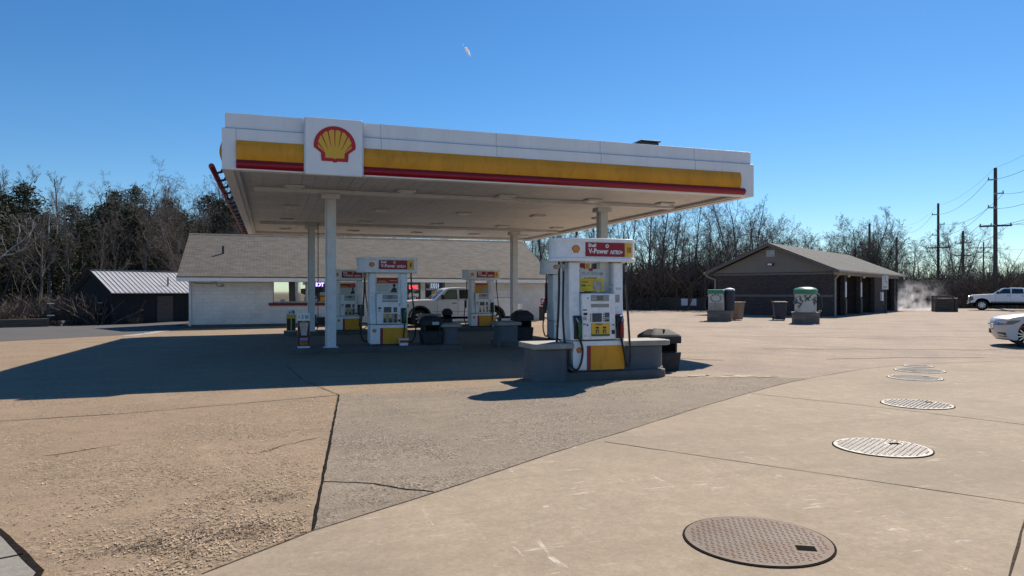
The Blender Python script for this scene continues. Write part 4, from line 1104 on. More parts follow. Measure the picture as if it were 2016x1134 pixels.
def cart(x, y, rz, mt, label, lid_open):
    t = thing('wheeled_cart', label, 'wheeled bin', (x,y,0), rz)
    obj('body', MB().taper(rrect(-.27,.27,-.30,.30,.05), rrect(-.36,.36,-.38,.38,.05), .04, .98), mt, t, bevel=.02)
    l = MB().prism(rrect(-.40,.40,-.43,.42,.05),'z',.985,1.04)
    if lid_open: l.prism(rrect(-.37,.34,-.38,.38,.05),'z',1.041,1.07)
    obj('lid', l, mt, t, bevel=.015)
    for s in (-1,1):
        obj('wheel', MB().lathe([(.03,-.03),(.125,-.03),(.125,.03),(.03,.03)], (.30*s,.30,.125), 16, ax='x'), M_tyre, t)
    obj('handle', MB().tube([(-.30,.44,.92),(-.30,.50,.95),(.30,.50,.95),(.30,.44,.92)], .02, 8), mt, t)
    obj('label_plate', MB().box(-.18,.12,-.352,-.343,.80,.87), M_sticker, t)
cart(25.2,34.2,R(20),M_tan,'tan wheeled cart beside the vacuum station with the round emblem', False)
cart(27.5,33.3,R(-30),M_navy,'dark blue wheeled cart left of the domed round vacuum station', True)

# ---- fence, notices, dumpster, distant house
def fence():
    a, b = Vector((29.2,58.6)), Vector((35.6,52.6)); L = (b-a).length; rz = math.atan2(b.y-a.y,b.x-a.x)
    t = thing('board_fence', 'low dark board fence at the back of the lot, before the bare woods', 'fence', (a.x,a.y,0), rz)
    n = int(L/.15); m = MB(); r = random.Random(2)
    for k in range(n): m.box(k*.15+.004,k*.15+.144,-.012,.012,.03,1.12+r.uniform(-.02,.02))
    obj('boards', m, M_darkwood, t)
    for k in range(5): obj('post', MB().box(k*L/4-.06,k*L/4+.06,.013,.13,-.2,1.2), M_darkwood, t)
    obj('rail', MB().box(0,L,.013,.05,.3,.38).box(0,L,.013,.05,.85,.93), M_darkwood, t)
    return a, b, rz
fa, fb, frz = fence()
for k, (q, lab) in enumerate(((.80,'white paper notice on the dark board fence, left one of the pair'),(.885,'white paper notice on the dark board fence, right one of the pair'))):
    p = fa.lerp(fb, q)
    tag(obj('notice', MB().box(-.28,.28,-.045,-.02,.42,1.02).box(-.05,.05,-.0205,-.0135,.5,.95), M_signwhite, None, (p.x,p.y,0), (0,0,frz)), lab, 'notice', 'notices on the fence')
t = thing('slatted_enclosure', 'dark slatted bin enclosure standing on the far side of the lot near the power poles', 'bin enclosure', (51.75,42.7,0), R(-36))
m = MB()
for k in range(7):
    m.box(-.85,.45,-.03,.03,.06+k*.18,.06+k*.18+.14); m.box(-.85,.45,1.17,1.23,.06+k*.18,.06+k*.18+.14)
    m.box(-.88,-.85,-.03,1.23,.06+k*.18,.06+k*.18+.14)
obj('slats', m, M_darkwood, t)
for x, y in ((-.79,.09),(.40,.09),(-.79,1.11),(.40,1.11)): obj('post', MB().box(x-.05,x+.05,y-.05,y+.05,-.1,1.3), M_darkwood, t)
obj('tall_bin', MB().box(.5,.75,.0,1.1,0,1.12), M_blackpl, t, bevel=.03)
obj('inner_box', MB().box(-.7,.33,.17,1.03,0,1.1), M_blackpl, t, bevel=.03)
def far_house(x, y, rz, label):
    t = thing('house', label, 'house', (x,y,0), rz)
    obj('wall', MB().box(-3,3,0,8,0,2.6).prism([(-3,2.6),(3,2.6),(0,4.3)],'y',0,8), pm('grey_siding', (.34,.33,.32), .8), t)
    obj('roof', MB().prism([(-3.4,2.4),(0,4.35),(3.4,2.4),(3.4,2.55),(0,4.52),(-3.4,2.55)],'y',-.4,8.4), M_shingle, t)
    obj('window', MB().box(-.4,.4,-.03,-.002,2.7,3.3), M_darkwood, t)
far_house(103,72.5,R(-52),'small grey gabled house behind the far white pickup')
# ================================================================ VEHICLES
def clamp01(v): return max(0., min(1., v))
class Loft:
    """side outline (x, z) swept across the width with a rounded nose, tail, crown and tumblehome"""
    def __init__(s, prof, hw, nose=.15, tail=.08, crown=.03, tum=0., zb=1.3, zc=.9, nl=.9):
        s.p, s.hw, s.nose, s.tail, s.crown, s.tum, s.zb, s.zc, s.nl = prof, hw, nose, tail, crown, tum, zb, zc, nl
        s.x0 = min(p[0] for p in prof); s.x1 = max(p[0] for p in prof)
    def F(s, p, t, out=0.):
        a = abs(t)**3
        x = p[0] + s.nose*a*(1-clamp01((p[0]-s.x0)/s.nl)) - s.tail*a*clamp01((p[0]-(s.x1-.6))/.6)
        z = p[1] - s.crown*t*t*clamp01((p[1]-s.zc)/.15)
        y = t*s.hw*(1-s.tum*max(0., p[1]-s.zb)) + (out if t > 0 else -out)*(abs(t) > .5)
        return (x, y, z)
    def mesh(s, sl=(-1,-.96,-.85,-.6,-.3,0,.3,.6,.85,.96,1), m=0):
        mb = MB(); n = len(s.p)
        vs = [s.F(p, t) for t in sl for p in s.p]; fs = []
        for k in range(len(sl)-1):
            for i in range(n):
                j = (i+1) % n; fs.append((k*n+i, k*n+j, (k+1)*n+j, (k+1)*n+i))
        fs.append(list(range(n))[::-1]); fs.append(list(range((len(sl)-1)*n, len(sl)*n)))
        return mb.add(vs, fs, m)
    def side(s, pts, t=1, out=.006, th=.01):
        """a thin plate on the side face"""
        mb = MB(); n = len(pts)
        a = [s.F(p, t, out) for p in pts]; b = [s.F(p, t, out-th) for p in pts]
        mb.add(a+b, [list(range(n)), list(range(n,2*n))[::-1]] + [(i,(i+1)%n,n+(i+1)%n,n+i) for i in range(n)])
        return mb
def arch(cx, cz, r, x_in, x_out, zs, n=10):
    """points from rear to front over a wheel opening, ends at height zs"""
    a0 = math.asin((zs-cz)/r) if abs(zs-cz) < r else 0
    return [(cx+r*math.cos(a), cz+r*math.sin(a)) for a in [a0+(math.pi-2*a0)*k/n for k in range(n+1)]]
def wheel(parent, x, y, r, w, spokes, rimr=.66, sw=.05, name='wheel'):
    sgn = 1 if y > 0 else -1
    wt = obj(name, MB().lathe([(r*.62,-w/2),(r*.93,-w/2),(r,-w*.36),(r,w*.36),(r*.93,w/2),(r*.62,w/2)], (x,y,r), 32, ax='y', cap=False), M_tyre, parent, smooth=40)
    rm = MB().lathe([(r*rimr,-w*.44),(r*rimr,w*.44),(r*(rimr-.06),w*.46),(r*(rimr-.06),-w*.46),(r*rimr,-w*.44)], (x,y,r), 32, ax='y', cap=False)
    yo = y + sgn*w*.40
    for k in range(spokes):
        a = 2*math.pi*k/spokes+.2; c, s = math.cos(a), math.sin(a)
        for da in (-.12, .12) if spokes < 8 else (0,):
            r0, r1 = r*.12, r*(rimr-.04); q = sw/2
            c2, s2 = math.cos(a+da), math.sin(a+da)
            p0 = (x+c*r0, r+s*r0); p1 = (x+c2*r1, r+s2*r1)
            vs = []
            for yy in (yo-.02, yo+.012):
                vs += [(p0[0]-s*q,yy,p0[1]+c*q),(p0[0]+s*q,yy,p0[1]-c*q),(p1[0]+s*q*1.1,yy,p1[1]-c*q*1.1),(p1[0]-s*q*1.1,yy,p1[1]+c*q*1.1)]
            rm.add(vs, [(0,1,2,3),(7,6,5,4),(0,4,5,1),(1,5,6,2),(2,6,7,3),(3,7,4,0)])
    rm.lathe([(.0,-.02),(r*.2,-.02),(r*.19,.02),(0,.02)], (x,yo,r), 16, ax='y', cap=False)
    obj('rim', rm, M_rim, wt)
    obj('brake', MB().lathe([(.02,-.01),(r*(rimr-.07),-.01),(r*(rimr-.07),.01),(.02,.01)], (x,y+sgn*w*.1,r), 24, ax='y'), M_dark, wt)
    return wt
def pickup(name, label, x, y, rz, z, S):
    t = thing(name, label, 'pickup truck', (x,y,z), rz)
    L, hw, r = S['L'], S['hw'], S['r']; f, b = S['axles']; zs = S['sill']; zc = r+.03; ar = S['arch']
    low = [(.12,zs-.02)] + [(.03,zs+.08),(.0,zs+.16),(.0,.80),(.07,.83),(.055,S['hood']-.16),(.10,S['hood']-.05),(.22,S['hood']),(.9,S['hood']+.05),(S['cowl'],S['belt']),
           (S['cab1'],S['belt']+.01),(S['cab1']+.012,S['belt']+.012),(S['cab1']+.03,S['bed']),(L-.03,S['bed']),(L,S['bed']-.04),(L-.01,.75),(L+.04,.72),(L+.04,.55),(L-.15,zs)]
    low += arch(b, zc, ar, 0, 0, zs) + [((f+b)/2, zs)] + arch(f, zc, ar, 0, 0, zs)
    lo = Loft(low, hw, S.get('nose',.16), .08, .035, 0, 1.2, .95)
    body = obj('body', lo.mesh(), S['paint'], t, smooth=32)
    obj('underbody', MB().box(.4,L-.2,-hw+.32,hw-.32,min(zs-.12,.46),.95), M_dark, t)
    for cx in (f, b):
        for s in (-1,1):
            yi, yo = s*(hw-.34), s*(hw-.03)
            well = [(cx+(ar+.03)*math.cos(R(a)), zc+(ar+.03)*math.sin(R(a))) for a in range(-10,191,20)]
            obj('wheel_well', MB().prism(well, 'y', min(yi,yi+s*.02), max(yi,yi+s*.02)), M_dark, t)
            if S.get('flare'):
                o_ = [(cx+(ar+.045)*math.cos(R(a)), zc+(ar+.045)*math.sin(R(a))) for a in range(-4,185,12)]
                i_ = [(cx+(ar-.035)*math.cos(R(a)), zc+(ar-.035)*math.sin(R(a))) for a in range(-4,185,12)]
                obj('wheel_arch_trim', MB().prism(o_+i_[::-1], 'y', s*(hw-.02), s*(hw+.03)), M_trimblack, t)
            wheel(t, cx, s*(hw-.14), r, .27, S['spokes'], S.get('rimr',.66), S.get('sw',.05))
    gl = [(S['cowl']-.12,S['belt']-.05)] + S['roof'] + [(S['cab1'],S['belt']-.05)]
    g = Loft(gl, hw-.035, .16, .10, .03, .26, S['belt'], 1.7, 1.0)
    obj('cab', g.mesh(), S['paint'], t, smooth=32)
    for wd in S['windows']:
        for s in (-1,1):
            fr = obj('window', g.side([(p[0]+dx, p[1]+dz) for p, dx, dz in zip(wd['p'], wd['g'], wd['h'])], s, .006, .02), M_trimblack, t)
            obj('pane', g.side(wd['p'], s, .011, .004), wd['m'], fr)
    # windscreen and rear screen as panes on the loft
    def screen(pa, pb, nm):
        mb = MB(); ts = (-.86,-.55,-.2,.2,.55,.86); vs = []
        d = Vector((pb[0]-pa[0], pb[1]-pa[1])); n_ = Vector((-d.y, d.x)).normalized()*.008
        if (n_.x > 0) == (nm == 'windscreen'): n_ = -n_
        for q in ts:
            for p in (pa, pb): vs.append(g.F((p[0]+n_.x, p[1]+n_.y), q))
        mb.add(vs, [(2*k,2*k+1,2*k+3,2*k+2) for k in range(len(ts)-1)])
        obj(nm, mb, M_glassdark, t, normals=False)
    rf = S['roof']
    def lerp(a, b_, k): return (a[0]+(b_[0]-a[0])*k, a[1]+(b_[1]-a[1])*k)
    screen(lerp(gl[0], rf[0], .14), lerp(gl[0], rf[0], .96), 'windscreen')
    screen(lerp(rf[-1], gl[-1], .08), lerp(rf[-1], gl[-1], .8), 'rear_window')
    # grille, lamps, bumper
    mb = MB(); mb.box(-.012,.10,-hw*.62,hw*.62,.86,S['hood']-.12)
    obj('grille', mb, S.get('grille', M_trimblack), t, bevel=.02)
    for s in (-1,1):
        hv = [lo.F((.06,zz), s*q, .006) for q in (.66,.8,.92,1.0) for zz in (.86,S['hood']-.12)]
        hv = [(p[0]-.012,p[1],p[2]) for p in hv] + [lo.F((.30,zz), s, .008) for zz in (.90,S['hood']-.13)]
        obj('headlight', MB().add(hv, [(2*k,2*k+1,2*k+3,2*k+2) for k in range(4)]), M_headlight, t, normals=False)
        obj('tail_light', MB().box(L-.10,L+.012,s*(hw-.16) if s > 0 else -hw-.006,hw+.006 if s > 0 else -(hw-.16),.92,S['bed']-.05), M_taillight, t, bevel=.01)
        mx = S['cowl']+.38
        mo = obj('mirror', MB().box(mx-.06,mx+.10,s*(hw+.05) if s > 0 else -(hw+.27),(hw+.27) if s > 0 else -(hw+.05),S['belt']+.0,S['belt']+.23), M_trimblack, t, bevel=.04, seg=3)
        obj('mirror_arm', MB().box(mx-.02,mx+.05,min(s*(hw-.06),s*(hw+.06)),max(s*(hw-.06),s*(hw+.06)),S['belt']+.02,S['belt']+.09), M_trimblack, mo)
        for hx in S['handles']:
            obj('door_handle', MB().box(hx-.11,hx+.11,min(s*hw,s*(hw+.025)),max(s*hw,s*(hw+.025)),S['belt']-.20,S['belt']-.165), M_trimblack, t, bevel=.008)
        ln = MB()
        for sx in S['seams']: ln.box(sx-.006,sx+.006,min(s*(hw-.004),s*(hw+.002)),max(s*(hw-.004),s*(hw+.002)),zs+.06,S['belt']-.02)
        ln.box(f+ar+.1,b-ar-.1,min(s*(hw-.004),s*(hw+.002)),max(s*(hw-.004),s*(hw+.002)),.70,.712)
        obj('door_seam', ln, M_trimblack, t)
        if S.get('lower'):
            obj('lower_panel', MB().box(f+ar+.03,b-ar-.03,min(s*(hw-.01),s*(hw+.005)),max(s*(hw-.01),s*(hw+.005)),zs,.80), S['lower'], t)
            obj('side_step', MB().tube([(f+ar+.1,s*(hw+.06),zs-.06),(b-ar-.1,s*(hw+.06),zs-.06)], .045, 8), M_trimblack, t)
    obj('front_bumper', MB().box(-.09,.10,-hw+.02,hw-.02,min(zs+.02,.58),.84), S.get('bumper', S['paint']), t, bevel=.05, seg=3)
    obj('rear_bumper', MB().box(L-.05,L+.13,-hw+.06,hw-.06,.50,.72), M_chrome, t, bevel=.03)
    obj('bed_dark_plate', MB().box(S['cab1']+.12,L-.08,-hw+.12,hw-.12,S['bed']-.05,S['bed']+.004), M_trimblack, t)  # flat dark plate; its colour stands in for the shade of the open bed
    return t
sA = dict(L=5.75,hw=.99,r=.405,axles=(.95,4.62),sill=.46,arch=.52,hood=1.23,cowl=1.62,belt=1.29,bed=1.36,cab1=3.72,paint=M_carwhite,flare=True,spokes=6,
  roof=[(2.16,1.78),(2.36,1.85),(2.9,1.88),(3.4,1.86),(3.64,1.78)],handles=(2.62,3.5),seams=(1.78,2.80,3.66),grille=M_chrome,
  windows=[dict(p=[(1.93,1.335),(2.30,1.66),(2.42,1.735),(2.74,1.745),(2.76,1.335)],g=[-.07,-.03,0,.03,.03],h=[-.025,.03,.03,.03,-.025],m=M_glassgreen),
           dict(p=[(2.92,1.345),(2.92,1.745),(3.40,1.735),(3.47,1.345)],g=[-.03,-.03,.03,.03],h=[-.025,.03,.03,-.025],m=M_glassdark)])
pickup('pickup_truck','off white extended cab pickup with black wheel arches, parked in front of the shop',5.68,33.95,0,gh(8,34)+.0,sA)
sB = dict(L=6.3,hw=1.01,r=.45,axles=(1.02,4.98),sill=.70,arch=.62,hood=1.36,cowl=1.78,belt=1.45,bed=1.52,cab1=4.30,paint=M_carwhite,flare=False,spokes=8,sw=.07,lower=M_cartan,rimr=.60,
  roof=[(2.36,1.88),(2.6,1.96),(3.2,1.99),(3.9,1.97),(4.18,1.90)],handles=(2.95,4.0),seams=(2.0,3.10,4.24),grille=M_chrome,bumper=M_chrome,
  windows=[dict(p=[(2.15,1.50),(2.50,1.80),(2.62,1.87),(3.02,1.88),(3.04,1.50)],g=[-.07,-.03,0,.03,.03],h=[-.025,.03,.03,.03,-.025],m=M_glassdark),
           dict(p=[(3.20,1.50),(3.20,1.88),(3.95,1.87),(4.02,1.50)],g=[-.03,-.03,.03,.03],h=[-.025,.03,.03,-.025],m=M_glassdark)])
pickup('pickup_truck','white crew cab pickup with tan lower panels, at the far right edge of the lot',59.0,46.6,math.atan2(-.82,.57),0,sB)

def sedan():
    h = (-.66,.75)
    t = thing('sedan', 'white sedan with multi spoke wheels, its nose entering the frame at the right edge', 'car', (20.68,15.64,0), math.atan2(-h[1],-h[0]))
    L, hw, r = 4.92, .93, .345; f, b = .80, 3.65; ar = .40; zc = r+.01; zs = .22
    low = [(.30,.20),(.12,.23),(.03,.33),(.0,.46),(.0,.67),(.02,.76),(.07,.825),(.24,.885),(.6,.935),(1.0,.975),(1.55,1.01),(3.0,1.02),(4.2,1.06),(4.7,1.04),(4.86,.92),(4.92,.6),(4.86,.32),(4.6,.24)]
    low += arch(b, zc, ar, 0, 0, zs) + [(2.4,zs)] + arch(f, zc, ar, 0, 0, zs)
    lo = Loft(low, hw, .32, .25, .03, 0, 1, .74, 1.0)
    obj('body', lo.mesh((-1,-.985,-.94,-.85,-.7,-.5,-.25,0,.25,.5,.7,.85,.94,.985,1)), M_carpearl, t, smooth=30)
    obj('underbody', MB().box(.7,L-.5,-hw+.3,hw-.3,.15,.7), M_dark, t)
    gl = [(1.42,.96),(2.2,1.36),(2.55,1.455),(3.1,1.47),(3.6,1.40),(4.35,1.03)]
    g = Loft(gl, hw-.06, .12, .06, .03, .42, 1.0, 1.3, .9)
    obj('cab', g.mesh(), M_carpearl, t, smooth=30)
    for s in (-1,1):
        for wp in ([(1.95,1.05),(2.38,1.32),(2.62,1.385),(2.85,1.395),(2.87,1.05)],[(2.95,1.05),(2.95,1.395),(3.4,1.36),(3.85,1.12),(3.88,1.05)]):
            obj('window', g.side(wp, s, .008, .012), M_glassdark, t)
        for cx in (f, b):
            well = [(cx+(ar+.02)*math.cos(R(a)), zc+(ar+.02)*math.sin(R(a))) for a in range(-10,191,20)]
            obj('wheel_well', MB().prism(well, 'y', min(s*(hw-.3),s*(hw-.28)), max(s*(hw-.3),s*(hw-.28))), M_dark, t)
            wheel(t, cx, s*(hw-.12), r, .22, 12, .76, .026)
        hv = []
        for q in (.60,.72,.84,.93,.985,1.0):
            k = (q-.6)/.4
            for p in ((.0+.0*k,.625+.02*k),(.03+.03*k,.745+.02*k)):
                v = lo.F(p, s*q, .004); hv.append((v[0]-.012, v[1], v[2]))
        hv += [lo.F((.24,.66), s, .007), lo.F((.26,.785), s, .007), lo.F((.48,.755), s, .007), lo.F((.50,.80), s, .007)]
        obj('headlight', MB().add(hv, [(2*k,2*k+1,2*k+3,2*k+2) for k in range(7)]), M_headlight, t, normals=False)
        fv = [lo.F(p, s*q, .004) for q in (.72,.84,.93,.985) for p in ((.06,.30),(.02,.42))]
        fv = [(v[0]-.01,v[1],v[2]) for v in fv]
        obj('lower_intake', MB().add(fv, [(2*k,2*k+1,2*k+3,2*k+2) for k in range(3)]), M_trimblack, t, normals=False)
        obj('side_marker', lo.side([(.47,.56),(.60,.60),(.60,.63),(.47,.59)], s, .004, .006), M_taillight, t)
        mo = obj('mirror', MB().box(1.95,2.12,min(s*(hw-.02),s*(hw+.2)),max(s*(hw-.02),s*(hw+.2)),1.02,1.14), M_carpearl, t, bevel=.04)
        ln = MB()
        for sx in (1.62,2.90,3.75): ln.box(sx-.005,sx+.005,min(s*(hw-.004),s*(hw+.002)),max(s*(hw-.004),s*(hw+.002)),.3,.98)
        obj('door_seam', ln, M_trimblack, t)
        obj('tail_light', MB().box(4.62,4.80,min(s*.5,s*.84),max(s*.5,s*.84),.80,.93), M_taillight, t)
    mb = MB(); ts = (-.86,-.5,0,.5,.86); vs = [g.F((p[0]-.004,p[1]+.008), q) for q in ts for p in ((1.52,1.01),(2.46,1.43))]
    obj('windscreen', mb.add(vs, [(2*k,2*k+1,2*k+3,2*k+2) for k in range(4)]), M_glassdark, t, normals=False)
    obj('grille', MB().box(-.03,.1,-.48,.48,.50,.66), M_chrome, t, bevel=.03)
    obj('number_plate', MB().box(-.02,.02,-.17,.17,.37,.50), M_blackpl, t)
    obj('splitter', MB().add([lo.F((.13,.205),q) for q in (-.95,-.8,-.4,0,.4,.8,.95)]+[tuple(Vector(lo.F((.13,.205),q))+Vector((.14,0,.0))) for q in (-.95,-.8,-.4,0,.4,.8,.95)], [(k,k+1,k+8,k+7) for k in range(6)]), M_trimblack, t, normals=False)
sedan()

# ================================================================ POWER POLES AND LINES
PP = 'wooden power poles'
def power_pole(x, y, h, label, arms, rz, r=.16):
    t = thing('power_pole', label, 'power pole', (x,y,gh(x,y)), rz, PP)
    obj('pole', MB().tube([(0,0,-.5),(0,0,h*.5),(0,0,h)], [r*1.15,r,r*.8], 10), M_pole, t, smooth=50)
    for (z, x0, x1, tk) in arms:
        a = obj('crossarm', MB().box(x0,x1,-tk-.1,tk-.1,z-tk,z+tk), M_pole if x1-x0 > 1.5 else M_steel, t)
        for xx in ([x0+.08] if x1 <= .2 else [x1-.08] if x0 >= -.2 else [x0+.1, x1-.1, (x0+x1)/2-.35]):
            obj('insulator', MB().lathe([(.03,z+tk),(.07,z+tk+.05),(.04,z+tk+.10),(.07,z+tk+.15),(.03,z+tk+.2)], (xx,-.1,0), 8), M_steel, a)
    return t
p0, p1, p2, p3 = (46.0,26.2), (67.9,50.8), (89.6,75.4), (111,100)
rp = R(-50)
A1 = [(12.75,-.65,.16,.06),(11.35,-.16,.70,.06),(10.0,-.65,.16,.06),(8.15,-1.35,1.35,.08)]
power_pole(*p0, 14.2, 'wooden power pole outside the right edge of the picture', A1, rp)
power_pole(*p1, 13.9, 'tall thick wooden power pole with a wide crossarm behind the far white pickup', A1, rp, .19)
power_pole(*p2, 14.2, 'wooden power pole with short brackets, second from the right, left of the far pickup', [(12.6,-.8,.16,.06),(11.2,-.16,.8,.06),(9.7,-.8,.16,.06),(7.9,-1.3,1.3,.08)], rp, .19)
power_pole(114.5,91.5,12.3,'dark power pole with three crossarms just left of the bracketed pole', [(10.2,-1.2,1.2,.08),(8.0,-1.3,1.3,.08),(6.0,-1.2,1.2,.08)], R(-52), .24)
power_pole(122,93.5,10.7,'thin distant power pole with a small double crossarm between two tall poles', [(9.6,-1.2,1.2,.07),(8.8,-.9,.9,.06)], R(-50), .13)
power_pole(100.5,92.5,10.9,'bare topped pole rising out of the trees behind the spray', [], 0, .2)
power_pole(88.5,86.5,12.3,'bare topped pole among the bare trees behind the car wash roof', [], 0, .2)
def wire(label, z, off, sag=1.0, pts=(p0,p1,p2,p3), r=.017):
    u = Vector((math.cos(rp), math.sin(rp))); path = []
    for a, b in zip(pts[:-1], pts[1:]):
        for k in range(16):
            q = k/16; path.append((a[0]+(b[0]-a[0])*q+u.x*off, a[1]+(b[1]-a[1])*q+u.y*off, z-sag*4*q*(1-q)))
    path.append((pts[-1][0]+u.x*off, pts[-1][1]+u.y*off, z))
    tag(obj('power_line', MB().tube(path, r, 5), M_wire), label, 'power line', 'overhead power lines')
wire('faint topmost power line running along the pole tops', 13.95, 0, .7, r=.010)
wire('power line on the highest left bracket of the tall poles', 12.75, -.6, 1.1)
wire('power line on the right bracket of the tall poles', 11.3, .65, 1.1)
wire('power line on the lower left bracket of the tall poles', 9.95, -.6, 1.1)
wire('power line on the left end of the wide crossarm', 8.35, -1.25, 1.0)
wire('power line near the middle of the wide crossarm', 8.35, -.35, 1.0)
wire('power line on the right end of the wide crossarm', 8.3, 1.25, 1.0)
wire('low power line crossing sideways behind the poles at the right edge', 9.7, 0, .8, ((96,106),(122,93.5),(150,80)), .016)
wire('lowest power line crossing sideways behind the poles at the right edge', 8.0, .0, .7, ((114.5,91.5),(150,78)), .016)

# ================================================================ TREES
def bare_tree(seed, h, r0, spread=.9, ang=(28,58), dens=1., fork=0, low=.28, lv=4, up=.18):
    rn = random.Random(seed); T = MB(); C = MB()
    NS = [8,6,4,3,2]; SD = [8,5,4,3,3]; CH = [int(11*dens),int(8*dens),int(6*dens),4]; LF = [.50*spread,.48,.46,.5]
    def grow(p, d, L, r, lv_):
        n = NS[lv_]; pts = [p]; rs = [r]; dirs = [d]
        for k in range(n):
            j = (.05,.16,.22,.26,.3)[lv_]
            d = (d + Vector((rn.gauss(0,j),rn.gauss(0,j),rn.gauss(0,j)+ (up if lv_ else .05)*(.6 if lv_ < 3 else .3)))).normalized()
            p = p + d*(L/n); pts.append(p); dirs.append(d)
            rs.append(r*(1-(k+1)/n*(.85 if lv_ else .80)))
        (T if lv_ < 2 else C).tube(pts, [max(q,.0055) for q in rs], SD[lv_], cap=False)
        if lv_ >= lv: return
        for k in range(CH[lv_]):
            t = (low + (1-low)*((k+rn.random()*.8)/CH[lv_])) if lv_ == 0 else (.22+.78*((k+rn.random())/CH[lv_]))
            t = min(t,.98); i = min(int(t*n), n-1); q = t*n-i
            pp = pts[i].lerp(pts[i+1], q); dd = dirs[i+1]
            a = R(rn.uniform(*ang)); az = rn.uniform(0,2*math.pi) if lv_ else k*2.4+rn.uniform(-.5,.5)
            o = dd.orthogonal().normalized(); o = Matrix.Rotation(az,3,dd) @ o
            nd = (dd*math.cos(a)+o*math.sin(a)).normalized()
            LL = L*LF[lv_]*(1.15-.65*t if lv_ == 0 else 1.1-.5*t)*rn.uniform(.7,1.2)
            grow(pp, nd, LL, max(.008, rs[i]*(.55 if lv_ else .5)), lv_+1)
    stems = max(1, fork)
    for s in range(stems):
        d0 = Vector((rn.gauss(0,.05),rn.gauss(0,.05),1)) if stems == 1 else Vector((math.cos(s*6.28/stems+seed)*.30,math.sin(s*6.28/stems+seed)*.30,1))
        grow(Vector((0,0,-.2)), d0.normalized(), h*(1 if s == 0 else rn.uniform(.75,.95)), r0*(1 if stems == 1 else .72), 0)
    return T, C
def mesh_only(name, mb, mat):
    me = bpy.data.meshes.new(name); me.from_pydata(mb.v, [], mb.f); me.materials.append(mat); return me
class TreeKind:
    def __init__(s, nm, T, C, mt, mc): s.nm, s.t, s.c = nm, mesh_only('trunk', T, mt), mesh_only('crown', C, mc)
    def put(s, x, y, rz, sc, label, group=None, cat='tree', dz=0):
        r = thing(s.nm, label, cat, (x,y,gh(x,y)-.1+dz), rz, group); r.scale = sc if isinstance(sc, tuple) else (sc,)*3
        link(bpy.data.objects.new('trunk', s.t), r); link(bpy.data.objects.new('crown', s.c), r)
        return r
KB = [TreeKind('bare_tree', *bare_tree(11, 11, .17, .9), M_bark, M_twig),
      TreeKind('bare_tree', *bare_tree(12, 11, .15, .8, (22,48), .95), M_barkdark, M_twig),
      TreeKind('bare_tree', *bare_tree(13, 10, .16, 1.05, (32,65), 1., 2), M_bark, M_twig),
      TreeKind('bare_tree', *bare_tree(14, 12, .17, .55, (18,40), .9, 0, .35), M_barkdark, M_twig),
      TreeKind('bare_tree', *bare_tree(15, 9, .15, 1.15, (35,60), 1.1, 3, .22), M_bark, M_twig),
      TreeKind('bare_tree', *bare_tree(16, 11, .18, .95, (30,60), .9, 2, .3), M_barkdark, M_twig)]
K_slim = TreeKind('bare_tree', *bare_tree(21, 13, .17, .50, (20,42), .8, 2, .30, 4), M_barkdark, M_barkdark)
K_round = TreeKind('bare_tree', *bare_tree(22, 9, .16, 1.0, (25,55), 1.15, 4, .25), M_barkdark, M_twig)
K_syc = TreeKind('sycamore_tree', *bare_tree(23, 13, .22, .85, (30,62), .8, 0, .30), M_sycamore, M_sycamore)
K_small = TreeKind('sapling', *bare_tree(24, 6, .06, .8, (25,55), .8, 3, .15, 3), M_bark, M_twig)

def cedar(seed, h, w):
    rn = random.Random(seed); T = MB().tube([(0,0,-.2),(0,0,h*.5),(0,0,h*.95)], [.18,.12,.03], 7, cap=False); C = MB()
    n = int(80*h/7)
    for k in range(n):
        z = h*(.10+.88*(k/n)); rad = w*max(0.,1-(z/h)**1.8)**.7*rn.uniform(.5,1.15)+.15
        a = k*2.399+rn.uniform(-.4,.4); el = rn.uniform(-.1,.55)
        e = Vector((math.cos(a)*rad, math.sin(a)*rad, z+rad*el))
        T.tube([(0,0,z),(e.x*.5,e.y*.5,z+(e.z-z)*.5),tuple(e)], [.03,.02,.008], 3, cap=False)
        m = 46
        for q in range(m):
            t = .25+.8*rn.random(); s = .42*(1-.5*abs(t-.6))
            c = Vector((e.x*t+rn.gauss(0,s*.55), e.y*t+rn.gauss(0,s*.55), z+(e.z-z)*t+rn.gauss(0,s*.45)))
            d = Vector((rn.gauss(0,1),rn.gauss(0,1),rn.gauss(.3,.8))).normalized(); o = d.orthogonal().normalized()
            o = Matrix.Rotation(rn.uniform(0,6.28),3,d) @ o; L = rn.uniform(.10,.26); wd = L*.22
            C.add([c-o*wd, c+o*wd, c+d*L+o*wd*.3, c+d*L-o*wd*.3], [(0,1,2,3)])
    return T, C
KC = [TreeKind('cedar_tree', *cedar(31, 7.5, 2.6), M_barkdark, M_cedar), TreeKind('cedar_tree', *cedar(32, 6.5, 3.0), M_barkdark, M_cedar), TreeKind('cedar_tree', *cedar(33, 8, 2.3), M_barkdark, M_cedar)]

def at(deg, dist):
    return dist*math.sin(R(deg)), dist*math.cos(R(deg))
rt = random.Random(99)
def belt(kinds, n, d0, d1, r0, r1, s0, s1, label, group, avoid=()):
    k = 0
    while k < n:
        q = (k+rt.random())/n
        deg = d0+(d1-d0)*q; x, y = at(deg, rt.uniform(r0, r1))
        k += 1
        s = rt.uniform(s0, s1)
        rt.choice(kinds).put(x, y, rt.uniform(0,6.28), (s*rt.uniform(.9,1.12), s*rt.uniform(.9,1.12), s), label, group)
